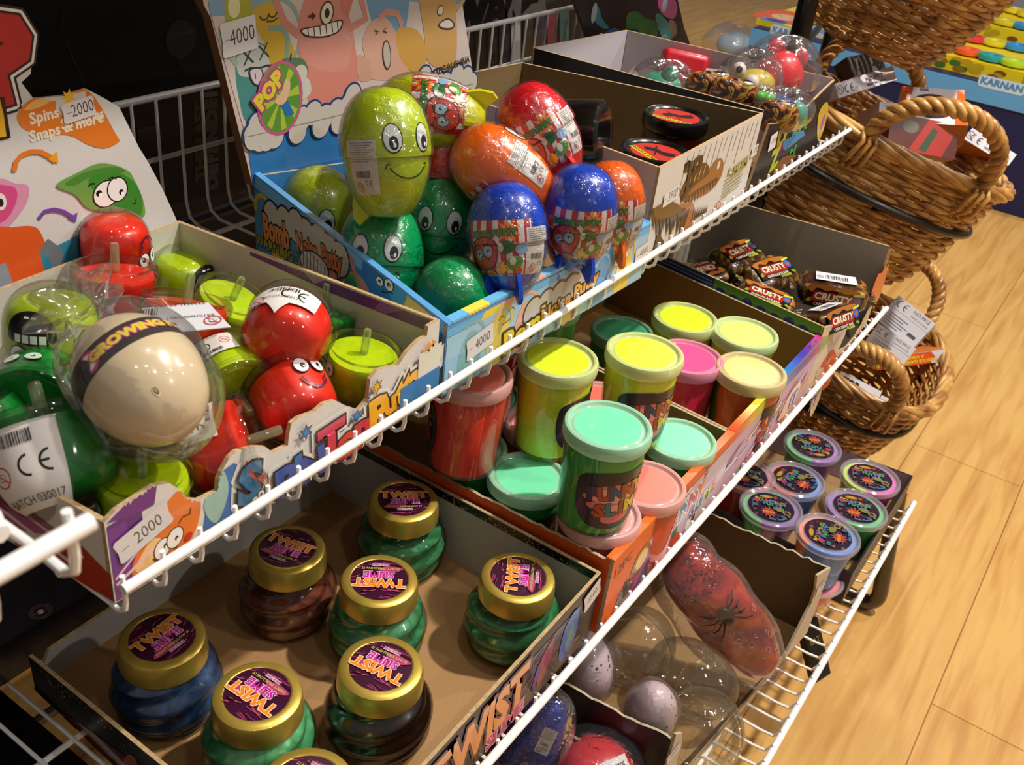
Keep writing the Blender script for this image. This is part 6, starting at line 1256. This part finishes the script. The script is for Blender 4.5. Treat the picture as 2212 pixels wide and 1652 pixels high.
backbox('game_box', 'dark game box with THE LAST DEFENDER printed sideways, behind the wire fence', 'game', [(250, 470), (250, 232), (540, 175), (560, 400)], .86, '#141016', lastdef, .05)
def wars(d, q): d.text('WARS', *q(1072, 22), .040, '#15131a', rot=.06, bold=.1, xs=1.25).text('STAR', *q(1066, -20), .026, '#15131a', rot=.06, bold=.1, xs=1.3)
backbox('game_box', 'grey box with black WARS lettering at the top edge, right of the critter header board', 'game', [(990, 62), (975, -80), (1165, -110), (1180, 22)], .80, '#77746e', wars, .04)
def rackstuff(d, q):
    for i, c in enumerate(['#1c1a22', '#2a2630', '#191820', '#24304a', '#d8dce4', '#30343a', '#2a3a6a', '#8a2a4a', '#2a7a8a']): d.poly([q(1000 + i * 26, 140), q(1000 + i * 26, 50 - i * 3), q(1020 + i * 26, 46 - i * 3), q(1020 + i * 26, 136)], c)
backbox('hanging_packets', 'dark packets with white, blue and pink stripes hanging behind the fence', 'packets', [(985, 190), (985, 60), (1240, -10), (1262, 150)], .84, '#1a1820', rackstuff, .03)
backbox('dark_packets', 'row of dark packets standing behind the black alien header board', 'packets', [(1200, 160), (1190, -60), (1300, -100), (1300, 140)], .90, '#15141a', None, .03)
# black boxed toy on the middle shelf behind the galaxy carton
o = thing('black_toy_box', 'black toy box with a small age warning sign, low behind the shelf at left', 'toy box', (.21, .66, H - .6362))
MB().box((.21, .66, H - .6362 + .019), (.30, .20, .038)).out('carton', BLACKC, o, True, smooth=False)
p = at(88, 1322, .598); d = Dec(); d.ell(0, 0, .0085, .0085, '#5a4a50').ell(0, 0, .0075, .0075, '#1c181c').no03(0, 0, .0062, '#6a3a3a'); d.shift(p.x, p.y, 1, .5); d.build('warning_sign', o, lambda a, b, h: Vector((a, b, H - .5978 + h)), world=True)
# ================================================================= neighbouring wire shelf, shelf frame
o = thing('neighbour_wire_shelf', 'white wire shelf end of the next unit, very close at the left edge', 'shelf', (0, .21, H - .225))
zr = H - .2; zf = H - .222
MB().tube([(-.35, .2105, zr), (.128, .2105, zr)], .0031, 16).out('front_rail', WHITE, o, True)
x = .1235; k = 0
while x > -.1: MB().tube([(x, .60, zf), (x, .232, zf), (x, .221, zf - .001), (x, .2155, zf + .003), (x, .214, zf + .010), (x, .2145, zr + .0045)], .0017, 8).out('wire', WHITE, o, True); x -= .0254
for y in (.262, .42): MB().tube([(-.35, y, zf - .004), (.128, y, zf - .004)], .0024, 8).out('cross_bar', WHITE, o, True)
MB().tube([(.119, .245, zf + .003), (.119, .27, zf + .003)], .0032, 8).out('end_clip', WHITE, o, True)
ST = plastic('#55524f', .3, .2, metal=.8)
o = thing('shelf_frame', 'grey steel tube frame of the shelf unit with its rounded foot on the floor', 'frame', (.8, .45, 0))
def bend(pts, r=.03, n=6):
    out = [Vector(pts[0])]
    for a, b, c in zip(pts, pts[1:], pts[2:]):
        a, b, c = Vector(a), Vector(b), Vector(c); u = (a - b).normalized(); w = (c - b).normalized()
        for i in range(n + 1): t = i / n; out.append((b + u * r) * (1 - t) ** 2 + b * 2 * t * (1 - t) + (b + w * r) * t * t)
    return out + [Vector(pts[-1])]
for x in (.305, 1.425):
    MB().tube(bend([(x, .12, .24), (x, .085, .014), (x, .76, .014), (x, .76, .90)], .035), .013, 14).out('side_tube', ST, o, True)
for z in (.236, .512, .743): MB().tube([(.305, .745, z - .012), (1.425, .745, z - .012)], .006, 8).out('back_bar', ST, o, True)

o = thing('dark_filler_box', 'black box added to darken the gap beside the galaxy carton, at the bottom left corner', 'carton', (.09, .42, 0))  # made-up box, its black stands in for the shade in this corner
MB().box((.09, .42, .22), (.37, .56, .44)).out('carton', BLACKC, o, True, smooth=False)
sh = MB().box((.80, .62, H + .12), (1.4, .40, .02)).out('shade_board', card('#8a8680', .6, .05), smooth=False); tag(sh, kind='structure')  # unseen board added above the view to shade the header cards
